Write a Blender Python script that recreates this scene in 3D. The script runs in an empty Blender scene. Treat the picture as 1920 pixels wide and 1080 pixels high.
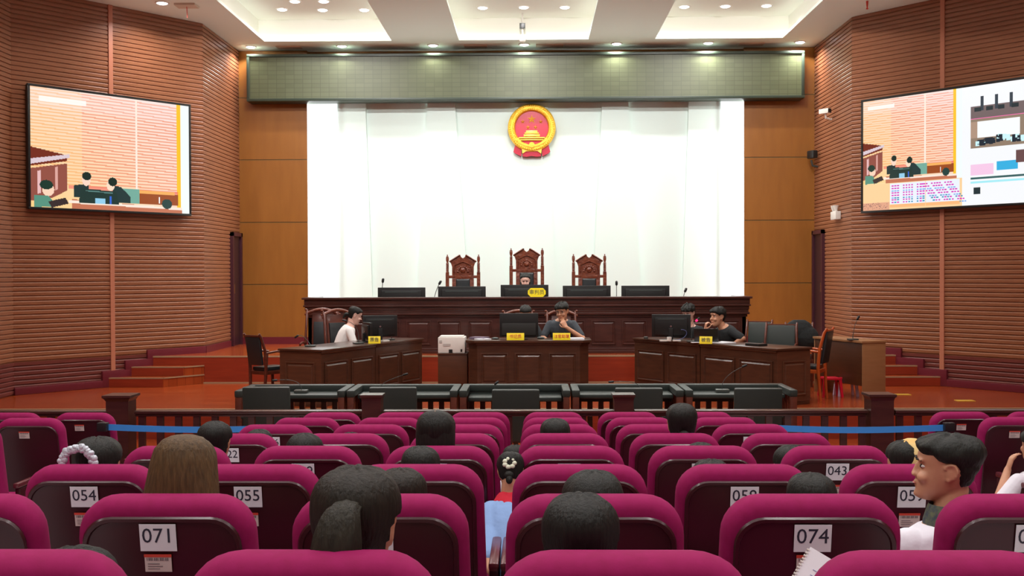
import bpy, bmesh, math, random
import numpy as np
from mathutils import Vector, Matrix, Euler, noise
random.seed(7)
PI = math.pi
R = math.radians
C = bpy.context.scene.collection
scn = bpy.context.scene

# ------------------------------------------------------------------ camera
FPX = 2060.0
CAMZ = 1.733
cam_d = bpy.data.cameras.new('camera'); cam = bpy.data.objects.new('camera', cam_d); C.objects.link(cam)
cam_d.sensor_width = 36.0; cam_d.lens = FPX / 1920.0 * 36.0
cam_d.clip_start = 0.05; cam_d.clip_end = 200
cam.location = (0, 0, CAMZ)
cam.matrix_world = Matrix.Translation((0, 0, CAMZ)) @ Matrix.Rotation(R(1.029), 4, 'Z') @ Matrix.Rotation(R(90 - 0.779), 4, 'X') @ Matrix.Rotation(R(-0.19), 4, 'Z')
scn.camera = cam
CAMM = cam.matrix_world.copy()
def ray(px, py):
    d = CAMM.to_3x3() @ Vector(((px - 960) / FPX, -(py - 540) / FPX, -1.0))
    return d
def at(px, py, Y):
    d = ray(px, py); t = Y / d.y
    return Vector((d.x * t, Y, CAMZ + d.z * t))
def atz(px, py, z):
    d = ray(px, py); t = (z - CAMZ) / d.z
    return Vector((d.x * t, d.y * t, z))

# ------------------------------------------------------------------ world, exposure
w = bpy.data.worlds.new('world'); scn.world = w; w.use_nodes = True
w.node_tree.nodes['Background'].inputs[0].default_value = (0.9, 0.95, 1, 1)
w.node_tree.nodes['Background'].inputs[1].default_value = 0.15
scn.view_settings.view_transform = 'Standard'
scn.view_settings.look = 'None'
scn.view_settings.gamma = 1.0
scn.view_settings.use_curve_mapping = False
scn.view_settings.exposure = 0.0
LAMP_W = 30.0
COVE_E = 3.6
WASH_W = 62.0
SIDE_W = 45.0

# ------------------------------------------------------------------ helpers: materials
MATS = {}
def srgb(r, g, b):
    f = lambda c: (c / 255.0) / 12.92 if c / 255.0 <= 0.04045 else (((c / 255.0) + 0.055) / 1.055) ** 2.4
    return (f(r), f(g), f(b), 1.0)
def mat(name, col, rough=0.5, metal=0.0, coat=0.0, noise=None, bump=0.0, bscale=(50, 50, 50), emit=None, estr=0.0, spec=None, trans=0.0, col2=None, nscale=(6, 6, 6), bdist=0.002):
    if name in MATS: return MATS[name]
    m = bpy.data.materials.new(name); m.use_nodes = True; MATS[name] = m
    nt = m.node_tree; b = nt.nodes['Principled BSDF']
    b.inputs['Base Color'].default_value = col
    b.inputs['Roughness'].default_value = rough
    b.inputs['Metallic'].default_value = metal
    b.inputs['Coat Weight'].default_value = coat
    b.inputs['Coat Roughness'].default_value = 0.12
    if spec is not None: b.inputs['Specular IOR Level'].default_value = spec
    if trans: b.inputs['Transmission Weight'].default_value = trans
    if emit is not None:
        b.inputs['Emission Color'].default_value = emit; b.inputs['Emission Strength'].default_value = estr
    tc = nt.nodes.new('ShaderNodeTexCoord')
    if col2 is not None:
        mp = nt.nodes.new('ShaderNodeMapping'); mp.inputs['Scale'].default_value = nscale
        nz = nt.nodes.new('ShaderNodeTexNoise'); nz.inputs['Scale'].default_value = 1.0; nz.inputs['Detail'].default_value = 4
        rp = nt.nodes.new('ShaderNodeMix'); rp.data_type = 'RGBA'
        rp.inputs['A'].default_value = col; rp.inputs['B'].default_value = col2
        mr = nt.nodes.new('ShaderNodeMapRange'); mr.inputs[1].default_value = 0.3; mr.inputs[2].default_value = 0.7
        nt.links.new(tc.outputs['Object'], mp.inputs[0]); nt.links.new(mp.outputs[0], nz.inputs['Vector'])
        nt.links.new(nz.outputs['Fac'], mr.inputs[0]); nt.links.new(mr.outputs[0], rp.inputs['Factor'])
        nt.links.new(rp.outputs['Result'], b.inputs['Base Color'])
    if bump:
        mp = nt.nodes.new('ShaderNodeMapping'); mp.inputs['Scale'].default_value = bscale
        nz = nt.nodes.new('ShaderNodeTexNoise'); nz.inputs['Scale'].default_value = 1.0; nz.inputs['Detail'].default_value = 3
        bp = nt.nodes.new('ShaderNodeBump'); bp.inputs['Strength'].default_value = bump; bp.inputs['Distance'].default_value = bdist
        nt.links.new(tc.outputs['Object'], mp.inputs[0]); nt.links.new(mp.outputs[0], nz.inputs['Vector'])
        nt.links.new(nz.outputs['Fac'], bp.inputs['Height']); nt.links.new(bp.outputs[0], b.inputs['Normal'])
    return m
def emis(name, col, s):
    m = bpy.data.materials.new(name); m.use_nodes = True; nt = m.node_tree; nt.nodes.clear()
    e = nt.nodes.new('ShaderNodeEmission'); o = nt.nodes.new('ShaderNodeOutputMaterial')
    e.inputs[0].default_value = col; e.inputs[1].default_value = s
    nt.links.new(e.outputs[0], o.inputs[0]); return m

WALLWOOD = mat('slat_wood', srgb(152, 98, 68), 0.38, col2=srgb(138, 86, 57), nscale=(3, 3, 40), spec=0.45)
DADOWOOD = mat('dado_wood', srgb(120, 62, 54), 0.35, col2=srgb(104, 52, 46), nscale=(3, 3, 40), spec=0.45)
STRIP = mat('wall_strip_wood', srgb(184, 116, 88), 0.45)
MAROON = mat('maroon_trim', srgb(104, 34, 44), 0.3, spec=0.5)
ORANGE = mat('orange_panel', srgb(150, 96, 38), 0.35, col2=srgb(140, 88, 33), nscale=(8, 8, 1.5))
CEIL = mat('ceiling_paint', srgb(240, 252, 244), 0.9, spec=0.1)
TRAYW = mat('tray_paint', srgb(238, 236, 226), 0.9, spec=0.1)
DARKWOOD = mat('dark_wood', srgb(82, 50, 34), 0.32, col2=srgb(64, 38, 26), nscale=(4, 4, 26), coat=0.25)
BENCHWOOD = mat('bench_wood', srgb(76, 42, 35), 0.3, col2=srgb(60, 32, 27), nscale=(4, 4, 20), coat=0.3)
REDWOOD = mat('red_wood', srgb(102, 48, 32), 0.3, col2=srgb(80, 36, 25), nscale=(12, 12, 40), coat=0.3)
CARVED = mat('carved_wood', srgb(122, 60, 34), 0.35, col2=srgb(86, 34, 20), nscale=(18, 18, 18), bump=0.9, bscale=(26, 26, 26), bdist=0.012, coat=0.2)
LECTW = mat('lectern_wood', srgb(84, 46, 24), 0.4, col2=srgb(74, 40, 20), nscale=(3, 3, 24))
LECTL = mat('lectern_light_wood', srgb(158, 112, 74), 0.4, col2=srgb(148, 103, 66), nscale=(3, 3, 24))
DESKEND = mat('desk_end_wood', srgb(100, 62, 42), 0.35, col2=srgb(86, 52, 36), nscale=(4, 4, 26), coat=0.2)
ORWOOD = mat('orange_chair_wood', srgb(190, 84, 34), 0.3, coat=0.3)
GREEN = mat('green_leather', srgb(44, 52, 48), 0.42, bump=0.15, bscale=(120, 120, 120), spec=0.5)
BLACKL = mat('black_leather', srgb(38, 42, 44), 0.35, bump=0.3, bscale=(60, 60, 60))
BLACKP = mat('black_plastic', srgb(28, 30, 30), 0.35)
GREYP = mat('grey_plastic', srgb(66, 74, 72), 0.3)
WHITEP = mat('white_plastic', srgb(226, 222, 214), 0.4)
PAPER = mat('paper', srgb(235, 235, 240), 0.7)
YELLOW = mat('yellow_card', srgb(250, 226, 24), 0.45)
INK = mat('ink', srgb(40, 42, 60), 0.6)
REDINK = mat('red_ink', srgb(214, 70, 52), 0.6)
FABRIC = mat('magenta_fabric', srgb(146, 20, 84), 0.8, bump=0.25, bscale=(260, 260, 260), col2=srgb(138, 18, 76), nscale=(40, 40, 40), bdist=0.001)
FABRIC.node_tree.nodes['Principled BSDF'].inputs['Specular IOR Level'].default_value = 0.2
SHELL = mat('seat_shell', srgb(62, 20, 26), 0.28, spec=0.5, col2=srgb(54, 18, 24), nscale=(3, 3, 3))
CHROME = mat('metal', srgb(200, 198, 194), 0.25, metal=1.0)
GOLD = mat('gold', srgb(248, 196, 60), 0.35, metal=0.35, bump=0.6, bscale=(60, 60, 60), bdist=0.01)
GOLD2 = mat('gold_plain', srgb(250, 206, 84), 0.3, metal=0.3)
CRIMSON = mat('crimson', srgb(196, 16, 56), 0.35)
WHITEW = mat('backdrop_white', srgb(230, 247, 241), 0.8, spec=0.1)
BLUE = mat('blue_tape', srgb(56, 136, 214), 0.5)
NOSE = mat('step_nosing', srgb(176, 146, 112), 0.4, metal=0.3)
TILE = mat('hall_floor', srgb(196, 180, 184), 0.3, col2=srgb(184, 170, 176), nscale=(2, 2, 2))
VENTM = mat('vent_paint', srgb(214, 200, 182), 0.7)
LAMP = emis('lamp_glow', (1, 0.93, 0.97, 1), 14.0)
COVE = emis('cove_led', (0.93, 1.0, 0.9, 1), COVE_E)
SIDEGLOW = emis('side_light_panel', (0.98, 1.0, 1.0, 1), 1.6)
REDGLOW = emis('mic_red_ring', (1, 0.02, 0.12, 1), 2.5)

def floor_wood():
    m = bpy.data.materials.new('court_floor_wood'); m.use_nodes = True; nt = m.node_tree; b = nt.nodes['Principled BSDF']
    tc = nt.nodes.new('ShaderNodeTexCoord')
    br = nt.nodes.new('ShaderNodeTexBrick'); br.inputs['Scale'].default_value = 1.0
    br.inputs['Color1'].default_value = srgb(172, 76, 36); br.inputs['Color2'].default_value = srgb(158, 66, 30); br.inputs['Mortar'].default_value = srgb(120, 46, 22)
    br.inputs['Mortar Size'].default_value = 0.003; br.inputs['Brick Width'].default_value = 0.9; br.inputs['Row Height'].default_value = 0.12
    nz = nt.nodes.new('ShaderNodeTexNoise'); nz.inputs['Scale'].default_value = 1.0; mp = nt.nodes.new('ShaderNodeMapping'); mp.inputs['Scale'].default_value = (3, 40, 1)
    mx = nt.nodes.new('ShaderNodeMix'); mx.data_type = 'RGBA'; mx.blend_type = 'MULTIPLY'; mx.inputs['Factor'].default_value = 0.3
    nt.links.new(tc.outputs['Object'], br.inputs['Vector']); nt.links.new(tc.outputs['Object'], mp.inputs[0]); nt.links.new(mp.outputs[0], nz.inputs['Vector'])
    nt.links.new(br.outputs['Color'], mx.inputs['A']); nt.links.new(nz.outputs['Fac'], mx.inputs['B']); nt.links.new(mx.outputs['Result'], b.inputs['Base Color'])
    b.inputs['Roughness'].default_value = 0.2
    return m
FLOORW = floor_wood()
RISERW = mat('riser_wood', srgb(150, 54, 30), 0.3, col2=srgb(132, 44, 24), nscale=(2, 2, 20))

def led_mat():
    m = mat('led_display', srgb(80, 80, 64), 0.42)
    nt = m.node_tree; b = nt.nodes['Principled BSDF']
    tc = nt.nodes.new('ShaderNodeTexCoord'); mp = nt.nodes.new('ShaderNodeMapping'); mp.inputs['Scale'].default_value = (1, 1, 1)
    br = nt.nodes.new('ShaderNodeTexBrick'); br.offset = 0.0
    br.inputs['Scale'].default_value = 1.0; br.inputs['Brick Width'].default_value = 0.16; br.inputs['Row Height'].default_value = 0.08; br.inputs['Mortar Size'].default_value = 0.004
    br.inputs['Color1'].default_value = srgb(84, 90, 62); br.inputs['Color2'].default_value = srgb(78, 84, 56); br.inputs['Mortar'].default_value = srgb(66, 70, 46)
    mp.inputs['Rotation'].default_value = (R(90), 0, 0)
    nt.links.new(tc.outputs['Object'], mp.inputs[0]); nt.links.new(mp.outputs[0], br.inputs['Vector']); nt.links.new(br.outputs['Color'], b.inputs['Base Color'])
    return m
LEDM = led_mat()

# ------------------------------------------------------------------ helpers: meshes
I4 = Matrix.Identity(4)
def TR(x=0, y=0, z=0, rz=0, rx=0, ry=0):
    return Matrix.Translation((x, y, z)) @ Matrix.Rotation(rz, 4, 'Z') @ Matrix.Rotation(ry, 4, 'Y') @ Matrix.Rotation(rx, 4, 'X')
class MB:
    def __init__(s, M=None): s.v = []; s.f = []; s.m = []; s.M = M or I4
    def add(s, vs, fs, mi=0, M=None):
        MM = s.M @ M if M is not None else s.M
        o = len(s.v); s.v += [MM @ Vector(p) for p in vs]; s.f += [tuple(i + o for i in f) for f in fs]; s.m += [mi] * len(fs); return s
    def box(s, x0, x1, y0, y1, z0, z1, mi=0, M=None):
        v = [(x0, y0, z0), (x1, y0, z0), (x1, y1, z0), (x0, y1, z0), (x0, y0, z1), (x1, y0, z1), (x1, y1, z1), (x0, y1, z1)]
        return s.add(v, [(0, 3, 2, 1), (4, 5, 6, 7), (0, 1, 5, 4), (1, 2, 6, 5), (2, 3, 7, 6), (3, 0, 4, 7)], mi, M)
    def prism(s, poly, z0, z1, mi=0, M=None):
        n = len(poly)
        v = [(p[0], p[1], z0) for p in poly] + [(p[0], p[1], z1) for p in poly]
        f = [tuple(reversed(range(n))), tuple(range(n, 2 * n))] + [(i, (i + 1) % n, n + (i + 1) % n, n + i) for i in range(n)]
        return s.add(v, f, mi, M)
    def loft(s, rings, mi=0, M=None, cap=True):
        n = len(rings[0]); v = [p for r in rings for p in r]; f = []
        for k in range(len(rings) - 1):
            for i in range(n):
                j = (i + 1) % n; f.append((k * n + i, k * n + j, (k + 1) * n + j, (k + 1) * n + i))
        if cap: f.append(tuple(reversed(range(n)))); f.append(tuple(range((len(rings) - 1) * n, len(rings) * n)))
        return s.add(v, f, mi, M)
    def tube(s, pts, r, n=8, mi=0, M=None):
        pts = [Vector(p) for p in pts]; rs = r if isinstance(r, (list, tuple)) else [r] * len(pts)
        rings = []; up = Vector((0, 0, 1))
        t0 = (pts[1] - pts[0]).normalized()
        a = t0.cross(up);
        if a.length < 1e-3: a = t0.cross(Vector((1, 0, 0)))
        a.normalize()
        for i, p in enumerate(pts):
            t = (pts[min(i + 1, len(pts) - 1)] - pts[max(i - 1, 0)]).normalized()
            a = (a - t * a.dot(t)).normalized(); b = t.cross(a)
            rings.append([p + (a * math.cos(2 * PI * k / n) + b * math.sin(2 * PI * k / n)) * rs[i] for k in range(n)])
        return s.loft(rings, mi, M)
    def lathe(s, prof, n=16, mi=0, M=None):
        rings = [[(r * math.cos(2 * PI * k / n), r * math.sin(2 * PI * k / n), z) for k in range(n)] for r, z in prof]
        return s.loft(rings, mi, M)
    def ell(s, c, r, n=12, mi=0, M=None):
        rings = []
        for i in range(1, n):
            a = -PI / 2 + PI * i / n
            rings.append([(c[0] + r[0] * math.cos(a) * math.cos(2 * PI * k / (2 * n)), c[1] + r[1] * math.cos(a) * math.sin(2 * PI * k / (2 * n)), c[2] + r[2] * math.sin(a)) for k in range(2 * n)])
        return s.loft(rings, mi, M)
    def caps(s, p1, p2, r1, r2, n=12, mi=0, M=None):
        p1 = Vector(p1); p2 = Vector(p2); d = (p2 - p1).normalized(); L = (p2 - p1).length
        pts = []; rs = []
        for a in (80, 55, 30): pts.append(p1 - d * r1 * math.sin(R(a))); rs.append(r1 * math.cos(R(a)))
        pts += [p1, p2]; rs += [r1, r2]
        for a in (30, 55, 80): pts.append(p2 + d * r2 * math.sin(R(a))); rs.append(r2 * math.cos(R(a)))
        return s.tube(pts, rs, n, mi, M)
    def mesh(s, name, mats, bevel=0, seg=2, smooth=None):
        me = bpy.data.meshes.new(name); me.from_pydata([tuple(p) for p in s.v], [], s.f)
        for m in (mats if isinstance(mats, (list, tuple)) else [mats]): me.materials.append(m)
        me.polygons.foreach_set('material_index', s.m)
        bm = bmesh.new(); bm.from_mesh(me)
        bmesh.ops.recalc_face_normals(bm, faces=bm.faces)
        if bevel:
            ed = [e for e in bm.edges if len(e.link_faces) == 2 and e.calc_face_angle(0) > R(35)]
            bmesh.ops.bevel(bm, geom=ed, offset=bevel, segments=seg, profile=0.6, affect='EDGES', clamp_overlap=True)
        bm.to_mesh(me); bm.free()
        if smooth is not None:
            me.polygons.foreach_set('use_smooth', [True] * len(me.polygons)); me.set_sharp_from_angle(angle=R(smooth))
        return me
    def build(s, name, mats, parent=None, bevel=0, seg=2, smooth=None):
        if bevel and smooth is None: smooth = 40
        o = bpy.data.objects.new(name, s.mesh(name, mats, bevel, seg, smooth)); C.objects.link(o)
        if parent: o.parent = parent
        return o
def thing(name, label, cat, loc=(0, 0, 0), rz=0, group=None):
    o = bpy.data.objects.new(name, None); C.objects.link(o); o.location = loc; o.rotation_euler = (0, 0, rz); o.empty_display_size = 0.1
    o['label'] = label; o['category'] = cat
    if group: o['group'] = group
    return o
def tag(o, label, cat, group=None, kind=None):
    o['label'] = label; o['category'] = cat
    if group: o['group'] = group
    if kind: o['kind'] = kind
    return o
def struct(o, label=None):
    o['kind'] = 'structure'
    if label: o['label'] = label
    return o
def obj_from(name, me, parent=None, M=None):
    o = bpy.data.objects.new(name, me); C.objects.link(o)
    if parent: o.parent = parent
    if M is not None: o.matrix_local = M
    return o
def kids(o): return [c for c in C.objects if c.parent is o]
def dup(o, parent=None):
    c = o.copy(); C.objects.link(c); c.parent = parent
    for k in kids(o): dup(k, c)
    return c
TXT = {}
def text_mesh(s, size, mt, extr=0.0008):
    key = (s, size, mt.name)
    if key in TXT: return TXT[key]
    cu = bpy.data.curves.new('lettering', 'FONT'); cu.body = s; cu.size = size; cu.align_x = 'CENTER'; cu.align_y = 'CENTER'; cu.extrude = extr; cu.resolution_u = 3
    o = bpy.data.objects.new('lettering', cu); C.objects.link(o)
    dg = bpy.context.evaluated_depsgraph_get(); dg.update()
    me = bpy.data.meshes.new_from_object(o.evaluated_get(dg)); me.name = 'lettering'
    me.materials.clear(); me.materials.append(mt)
    bpy.data.objects.remove(o); bpy.data.curves.remove(cu)
    TXT[key] = me; return me
def remeshed(mb, name, mt, voxel, smooth=4):
    me = mb.mesh(name, mt); o = bpy.data.objects.new(name, me); C.objects.link(o)
    md = o.modifiers.new('r', 'REMESH'); md.mode = 'VOXEL'; md.voxel_size = voxel
    sm = o.modifiers.new('s', 'SMOOTH'); sm.factor = 0.5; sm.iterations = smooth
    dg = bpy.context.evaluated_depsgraph_get(); dg.update()
    r = bpy.data.meshes.new_from_object(o.evaluated_get(dg)); bpy.data.objects.remove(o)
    r.name = name; r.materials.clear(); r.materials.append(mt)
    r.polygons.foreach_set('use_smooth', [True] * len(r.polygons))
    return r

# ================================================================== THE ROOM
YB = 20.5; ZC = 5.873; ZP = 0.429; YP = 17.33; ZL = -0.385; YE = 14.0
XL = -5.44; XR = 5.225
SN, CS = math.sin(R(39)), math.cos(R(39))
WL = [(XL, YB + 0.05), (XL, 18.12), (XL - 3.2 * SN, 18.12 - 3.2 * CS), (XL - 3.2 * SN, -4.0)]
WR = [(XR, YB + 0.05), (XR, 18.0), (XR + 3.2 * SN, 18.0 - 3.2 * CS), (XR + 3.2 * SN, -4.0)]
def mitre(pl, side):
    n = len(pl); out = []
    segn = []
    for i in range(n - 1):
        d = Vector((pl[i + 1][0] - pl[i][0], pl[i + 1][1] - pl[i][1])).normalized()
        segn.append(Vector((-d.y, d.x)) * side)
    for i in range(n):
        if i == 0: out.append(segn[0])
        elif i == n - 1: out.append(segn[-1])
        else:
            m = (segn[i - 1] + segn[i]).normalized(); out.append(m / m.dot(segn[i]))
    return out
def slat_wall(name, pl, side, z0, z1, mt, phase=0.0):
    off = mitre(pl, side); mb = MB()
    pitch = 0.0675; k0 = math.floor((z0 - phase) / pitch)
    prof = []
    z = k0 * pitch + phase
    while z < z1:
        for dz, d in ((0, 0.0), (0.012, 0.0), (0.016, 0.016), (pitch - 0.012, 0.019), (pitch - 0.001, 0.012)):
            zz = z + dz
            if z0 <= zz <= z1: prof.append((zz, d))
        z += pitch
    prof = [(z0, prof[0][1])] + prof + [(z1, prof[-1][1])]
    n = len(pl)
    v = []
    for zz, d in prof:
        for i in range(n): v.append((pl[i][0] + off[i].x * d, pl[i][1] + off[i].y * d, zz))
    f = [(k * n + i, k * n + i + 1, (k + 1) * n + i + 1, (k + 1) * n + i) for k in range(len(prof) - 1) for i in range(n - 1)]
    # back skin so that the wall has thickness
    b0 = len(v)
    for i in range(n): v.append((pl[i][0] - off[i].x * 0.12, pl[i][1] - off[i].y * 0.12, z0))
    for i in range(n): v.append((pl[i][0] - off[i].x * 0.12, pl[i][1] - off[i].y * 0.12, z1))
    f += [(b0 + i, b0 + n + i, b0 + n + i + 1, b0 + i + 1) for i in range(n - 1)]
    mb.add(v, f)
    return struct(mb.build(name, mt))
slat_wall('wall_left', WL, 1, 0.47, ZC, WALLWOOD)
slat_wall('wall_right', WR, -1, 0.47, ZC, WALLWOOD)
slat_wall('wall_left_dado', WL, 1, ZL - 0.05, 0.47, DADOWOOD)
slat_wall('wall_right_dado', WR, -1, ZL - 0.05, 0.47, DADOWOOD)
def wallpt(pl, seg, t, d, side):
    a = Vector(pl[seg]); b = Vector(pl[seg + 1]); u = (b - a).normalized(); nn = Vector((-u.y, u.x)) * side
    p = a + u * t + nn * d; return p, u, nn
# vertical light strips on wings
for i, (pl, side, px) in enumerate(((WL, 1, 209), (WR, -1, 1768))):
    a = Vector(pl[1]); b = Vector(pl[2]); u = (b - a).normalized()
    d = ray(px, 500); rr = d.x / d.y
    t = (rr * a.y - a.x) / (u.x - rr * u.y)
    p = a + u * t; nn = Vector((-u.y, u.x)) * side
    M = Matrix(((u.x, nn.x, 0, p.x), (u.y, nn.y, 0, p.y), (0, 0, 1, 0), (0, 0, 0, 1)))
    struct(MB(M).box(-0.035, 0.035, 0.0, 0.032, 0.12, ZC).build('trim_%d' % (i + 1), STRIP))

# back wall with orange panels either side of the white niche
NX0, NX1 = at(577, 400, 20.35).x, at(1395, 400, 20.35).x
zs = [ZP, 1.535, 2.69, 3.85, 5.0, ZC]
struct(MB().box(XL - 0.1, XR + 0.1, 20.5, 20.65, ZL, ZC).build('wall_back', ORANGE))
mb = MB()
for x0, x1 in ((XL, NX0), (NX1, XR)):
    for a, b in zip(zs[:-1], zs[1:]):
        mb.box(x0, x1, 20.35, 20.49, a + 0.008, b - 0.008)
struct(mb.build('trim_9', ORANGE))
mb = MB()
for x0, x1 in ((XL, NX0), (NX1, XR)):
    for z in zs[1:-1]: mb.box(x0, x1, 20.362, 20.49, z - 0.009, z + 0.009)
struct(mb.build('trim_3', mat('seam_grey', srgb(110, 92, 56), 0.5)))
struct(MB().box(XL, XR, 20.31, 20.35, ZP, ZP + 0.13).build('baseboard_back', MAROON))
struct(MB().box(-7.6, 7.4, -4.15, -4.0, -0.4, ZC).build('wall_rear', mat('rear_wall_paint', srgb(180, 150, 128), 0.8)))

# white backdrop in the niche, pleated into overlapping tapered panels
bd = thing('backdrop', 'white pleated backdrop wall behind the judges bench, lit from both sides', 'backdrop', (0, 0, 0))
zt, zb = 4.98, ZP
mb = MB().box(NX0 + 0.62, NX1 - 0.45, 20.44, 20.5, zb, zt); mb.build('back_sheet', WHITEW, bd)
def bx_(px, py=400, Y=20.38): return at(px, py, Y).x
for (t0, t1, b0, b1) in ((590, 686, 590, 700), (803, 853, 776, 884), (966, 1027, 950, 1046), (1130, 1178, 1106, 1209), (1292, 1352, 1276, 1372)):
    ztt, zbb = zt, zb
    q = [(bx_(t0), 0, ztt), (bx_(t1), 0, ztt), (bx_(b1), 0, zbb), (bx_(b0), 0, zbb)]
    v = [(p[0], 20.375, p[2]) for p in q] + [(p[0], 20.44, p[2]) for p in q]
    MB().add(v, [(0, 1, 2, 3), (7, 6, 5, 4), (0, 4, 5, 1), (1, 5, 6, 2), (2, 6, 7, 3), (3, 7, 4, 0)]).build('pleat_panel', WHITEW, bd)
for i, (a, b) in enumerate(((577, 633), (1352, 1395))):
    o = MB().box(at(a, 400, 20.36).x, at(b, 400, 20.36).x, 20.35, 20.372, ZP, 4.98).build('side_light_panel', SIDEGLOW)
    tag(o, ('left' if i == 0 else 'right') + ' tall glowing white light strip edging the backdrop', 'light panel')

for i, (X, sg) in enumerate(((NX0 + 0.02, 1), (NX1 - 0.02, -1))):
    l = bpy.data.lights.new('niche_strip_light', 'AREA'); l.shape = 'RECTANGLE'; l.size = 4.3; l.size_y = 0.12; l.energy = SIDE_W; l.color = (0.94, 1.0, 0.97)
    lo = bpy.data.objects.new('niche_strip_light', l); C.objects.link(lo); lo.location = (X, 20.27, 2.75)
    lo.rotation_euler = Matrix(((0, 0.45, -sg * 0.893), (0, -sg * 0.893 * 1.0, -0.45), (1, 0, 0))).to_euler() if False else Vector((sg * 0.96, 0.28, 0)).to_track_quat('-Z', 'Y').to_euler()
    l.size = 0.12; l.size_y = 4.3
# stage floor, platform, lower floor
def plan_poly(y0, y1):
    pts = []
    def xl(y): return XL if y >= 18.12 else max(XL - 3.2 * SN, XL - (18.12 - y) * SN / CS)
    def xr(y): return XR if y >= 18.0 else min(XR + 3.2 * SN, XR + (18.0 - y) * SN / CS)
    ys = [y for y in (18.12, 18.12 - 3.2 * CS) if y0 < y < y1]; yr = [y for y in (18.0, 18.0 - 3.2 * CS) if y0 < y < y1]
    L = [(xl(y), y) for y in sorted([y0, y1] + ys)]; Rr = [(xr(y), y) for y in sorted([y0, y1] + yr)]
    return L[::-1] + Rr
struct(MB().prism(plan_poly(YE, 20.45), -0.12, 0.0).build('floor', FLOORW))
struct(MB().prism(plan_poly(YP, 20.45), 0.0, ZP).build('floor_platform', [FLOORW]))
def xwl(y, d=0): return XL - (18.12 - y) * SN / CS + d
def xwr(y, d=0): return XR + (18.0 - y) * SN / CS - d
struct(MB().box(xwl(YP) + 0.01, xwr(YP) - 0.01, YP - 0.012, YP, 0.0, ZP - 0.02).build('trim_4', RISERW))
struct(MB().box(xwl(YP), xwr(YP), YP - 0.016, YP + 0.03, ZP - 0.018, ZP + 0.004).box(-5.3, 5.2, YP - 0.03, YP - 0.012, 0, 0.02).build('trim_5', NOSE))
# steps at both sides
def steps(side):
    xw = xwl if side < 0 else xwr
    cx = [(-5.65, -5.2), (-5.43, -5.2)] if side < 0 else [(5.05, 4.6), (4.83, 4.6)]
    t = thing('corner_steps', 'orange wood steps up to the platform at the %s wall' % ('left' if side < 0 else 'right'), 'steps', (0, 0, 0))
    for k, (ys, z1) in enumerate(((16.73, 0.143), (17.03, 0.286))):
        a, b = cx[k]; sg = 0.012
        poly = [(xw(ys, 0.03), ys), (a, ys), (b, YP - 0.02), (xw(YP, 0.03), YP - 0.02)]
        if side > 0: poly = poly[::-1]
        z0 = 0.0 if k == 0 else 0.143
        MB().prism(poly, z0 + 0.001, z1).build('tread', FLOORW, t)
        m2 = MB().box(min(poly[0][0], poly[1][0]) if side < 0 else a, a if side < 0 else xw(ys, 0.03), ys - 0.01, ys + 0.03, z1 - 0.014, z1 + 0.004)
        u = Vector((b - a, YP - 0.02 - ys)); L = u.length; ang = math.atan2(u.y, u.x)
        m2.box(0, L, -0.012, 0.012, z1 - 0.014, z1 + 0.004, M=TR(a, ys, 0, ang))
        m2.build('nosing', NOSE, t)
        x0, x1 = sorted((xw(ys, 0.05), a)); MB().box(x0 + 0.02, x1 - 0.01, ys - 0.008, ys, z0 + 0.004, z1 - 0.016).build('riser', RISERW, t)
steps(-1); steps(1)
# stage front riser and low floor, raked hall floor
struct(MB().prism(plan_poly(8.72, YE), ZL - 0.1, ZL).build('floor_low', FLOORW))
struct(MB().prism([(-7.4, YE - 0.02), (7.2, YE - 0.02), (7.2, YE), (-7.4, YE)], ZL, -0.005).build('trim_6', RISERW))
struct(MB().box(-7.4, 7.2, YE - 0.03, YE + 0.03, -0.016, 0.004).build('trim_7', NOSE))
def zfl(y): return max(ZL, 0.371 - 0.0869 * y)
mb = MB(); v = []
for x in (-7.46, 7.24): v += [(x, -4, zfl(-4)), (x, 8.70, zfl(8.70)), (x, 8.70, -0.6), (x, -4, -0.6)]
mb.add(v, [(0, 1, 2, 3), (7, 6, 5, 4), (0, 4, 5, 1), (1, 5, 6, 2), (2, 6, 7, 3), (3, 7, 4, 0)])
struct(mb.build('floor_hall', TILE))
# baseboards along the wings, stepping up with the stairs
def base_run(pl, side, name):
    a = Vector(pl[1]); b = Vector(pl[2]); u = (b - a).normalized(); nn = Vector((-u.y, u.x)) * side
    M = Matrix(((u.x, nn.x, 0, a.x), (u.y, nn.y, 0, a.y), (0, 0, 1, 0), (0, 0, 0, 1)))
    mb = MB(M); f = lambda y: (a.y - y) / CS
    e0, e1, e2 = f(YP), f(17.03), f(16.73); tk = 0.06
    mb.box(0.0, e0 + 0.06, 0.0, tk, ZP - 0.15, ZP + 0.11)
    mb.box(e0 - 0.02, e1 + 0.06, 0.0, tk + 0.002, 0.143, 0.286 + 0.11)
    mb.box(e1 - 0.02, e2 + 0.06, 0.0, tk + 0.004, 0.0, 0.143 + 0.11)
    mb.box(e2, 3.2, 0.0, tk, 0.0, 0.11)
    o = mb.build(name, MAROON, bevel=0.012); struct(o)
    x = pl[0][0]; s = -side
    x0, x1 = sorted((x, x - s * 0.05)); struct(MB().box(x0, x1, 18.1, 19.6, ZP, ZP + 0.11).build(name + '_side', MAROON))
base_run(WL, 1, 'baseboard_left'); base_run(WR, -1, 'baseboard_right')

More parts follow.
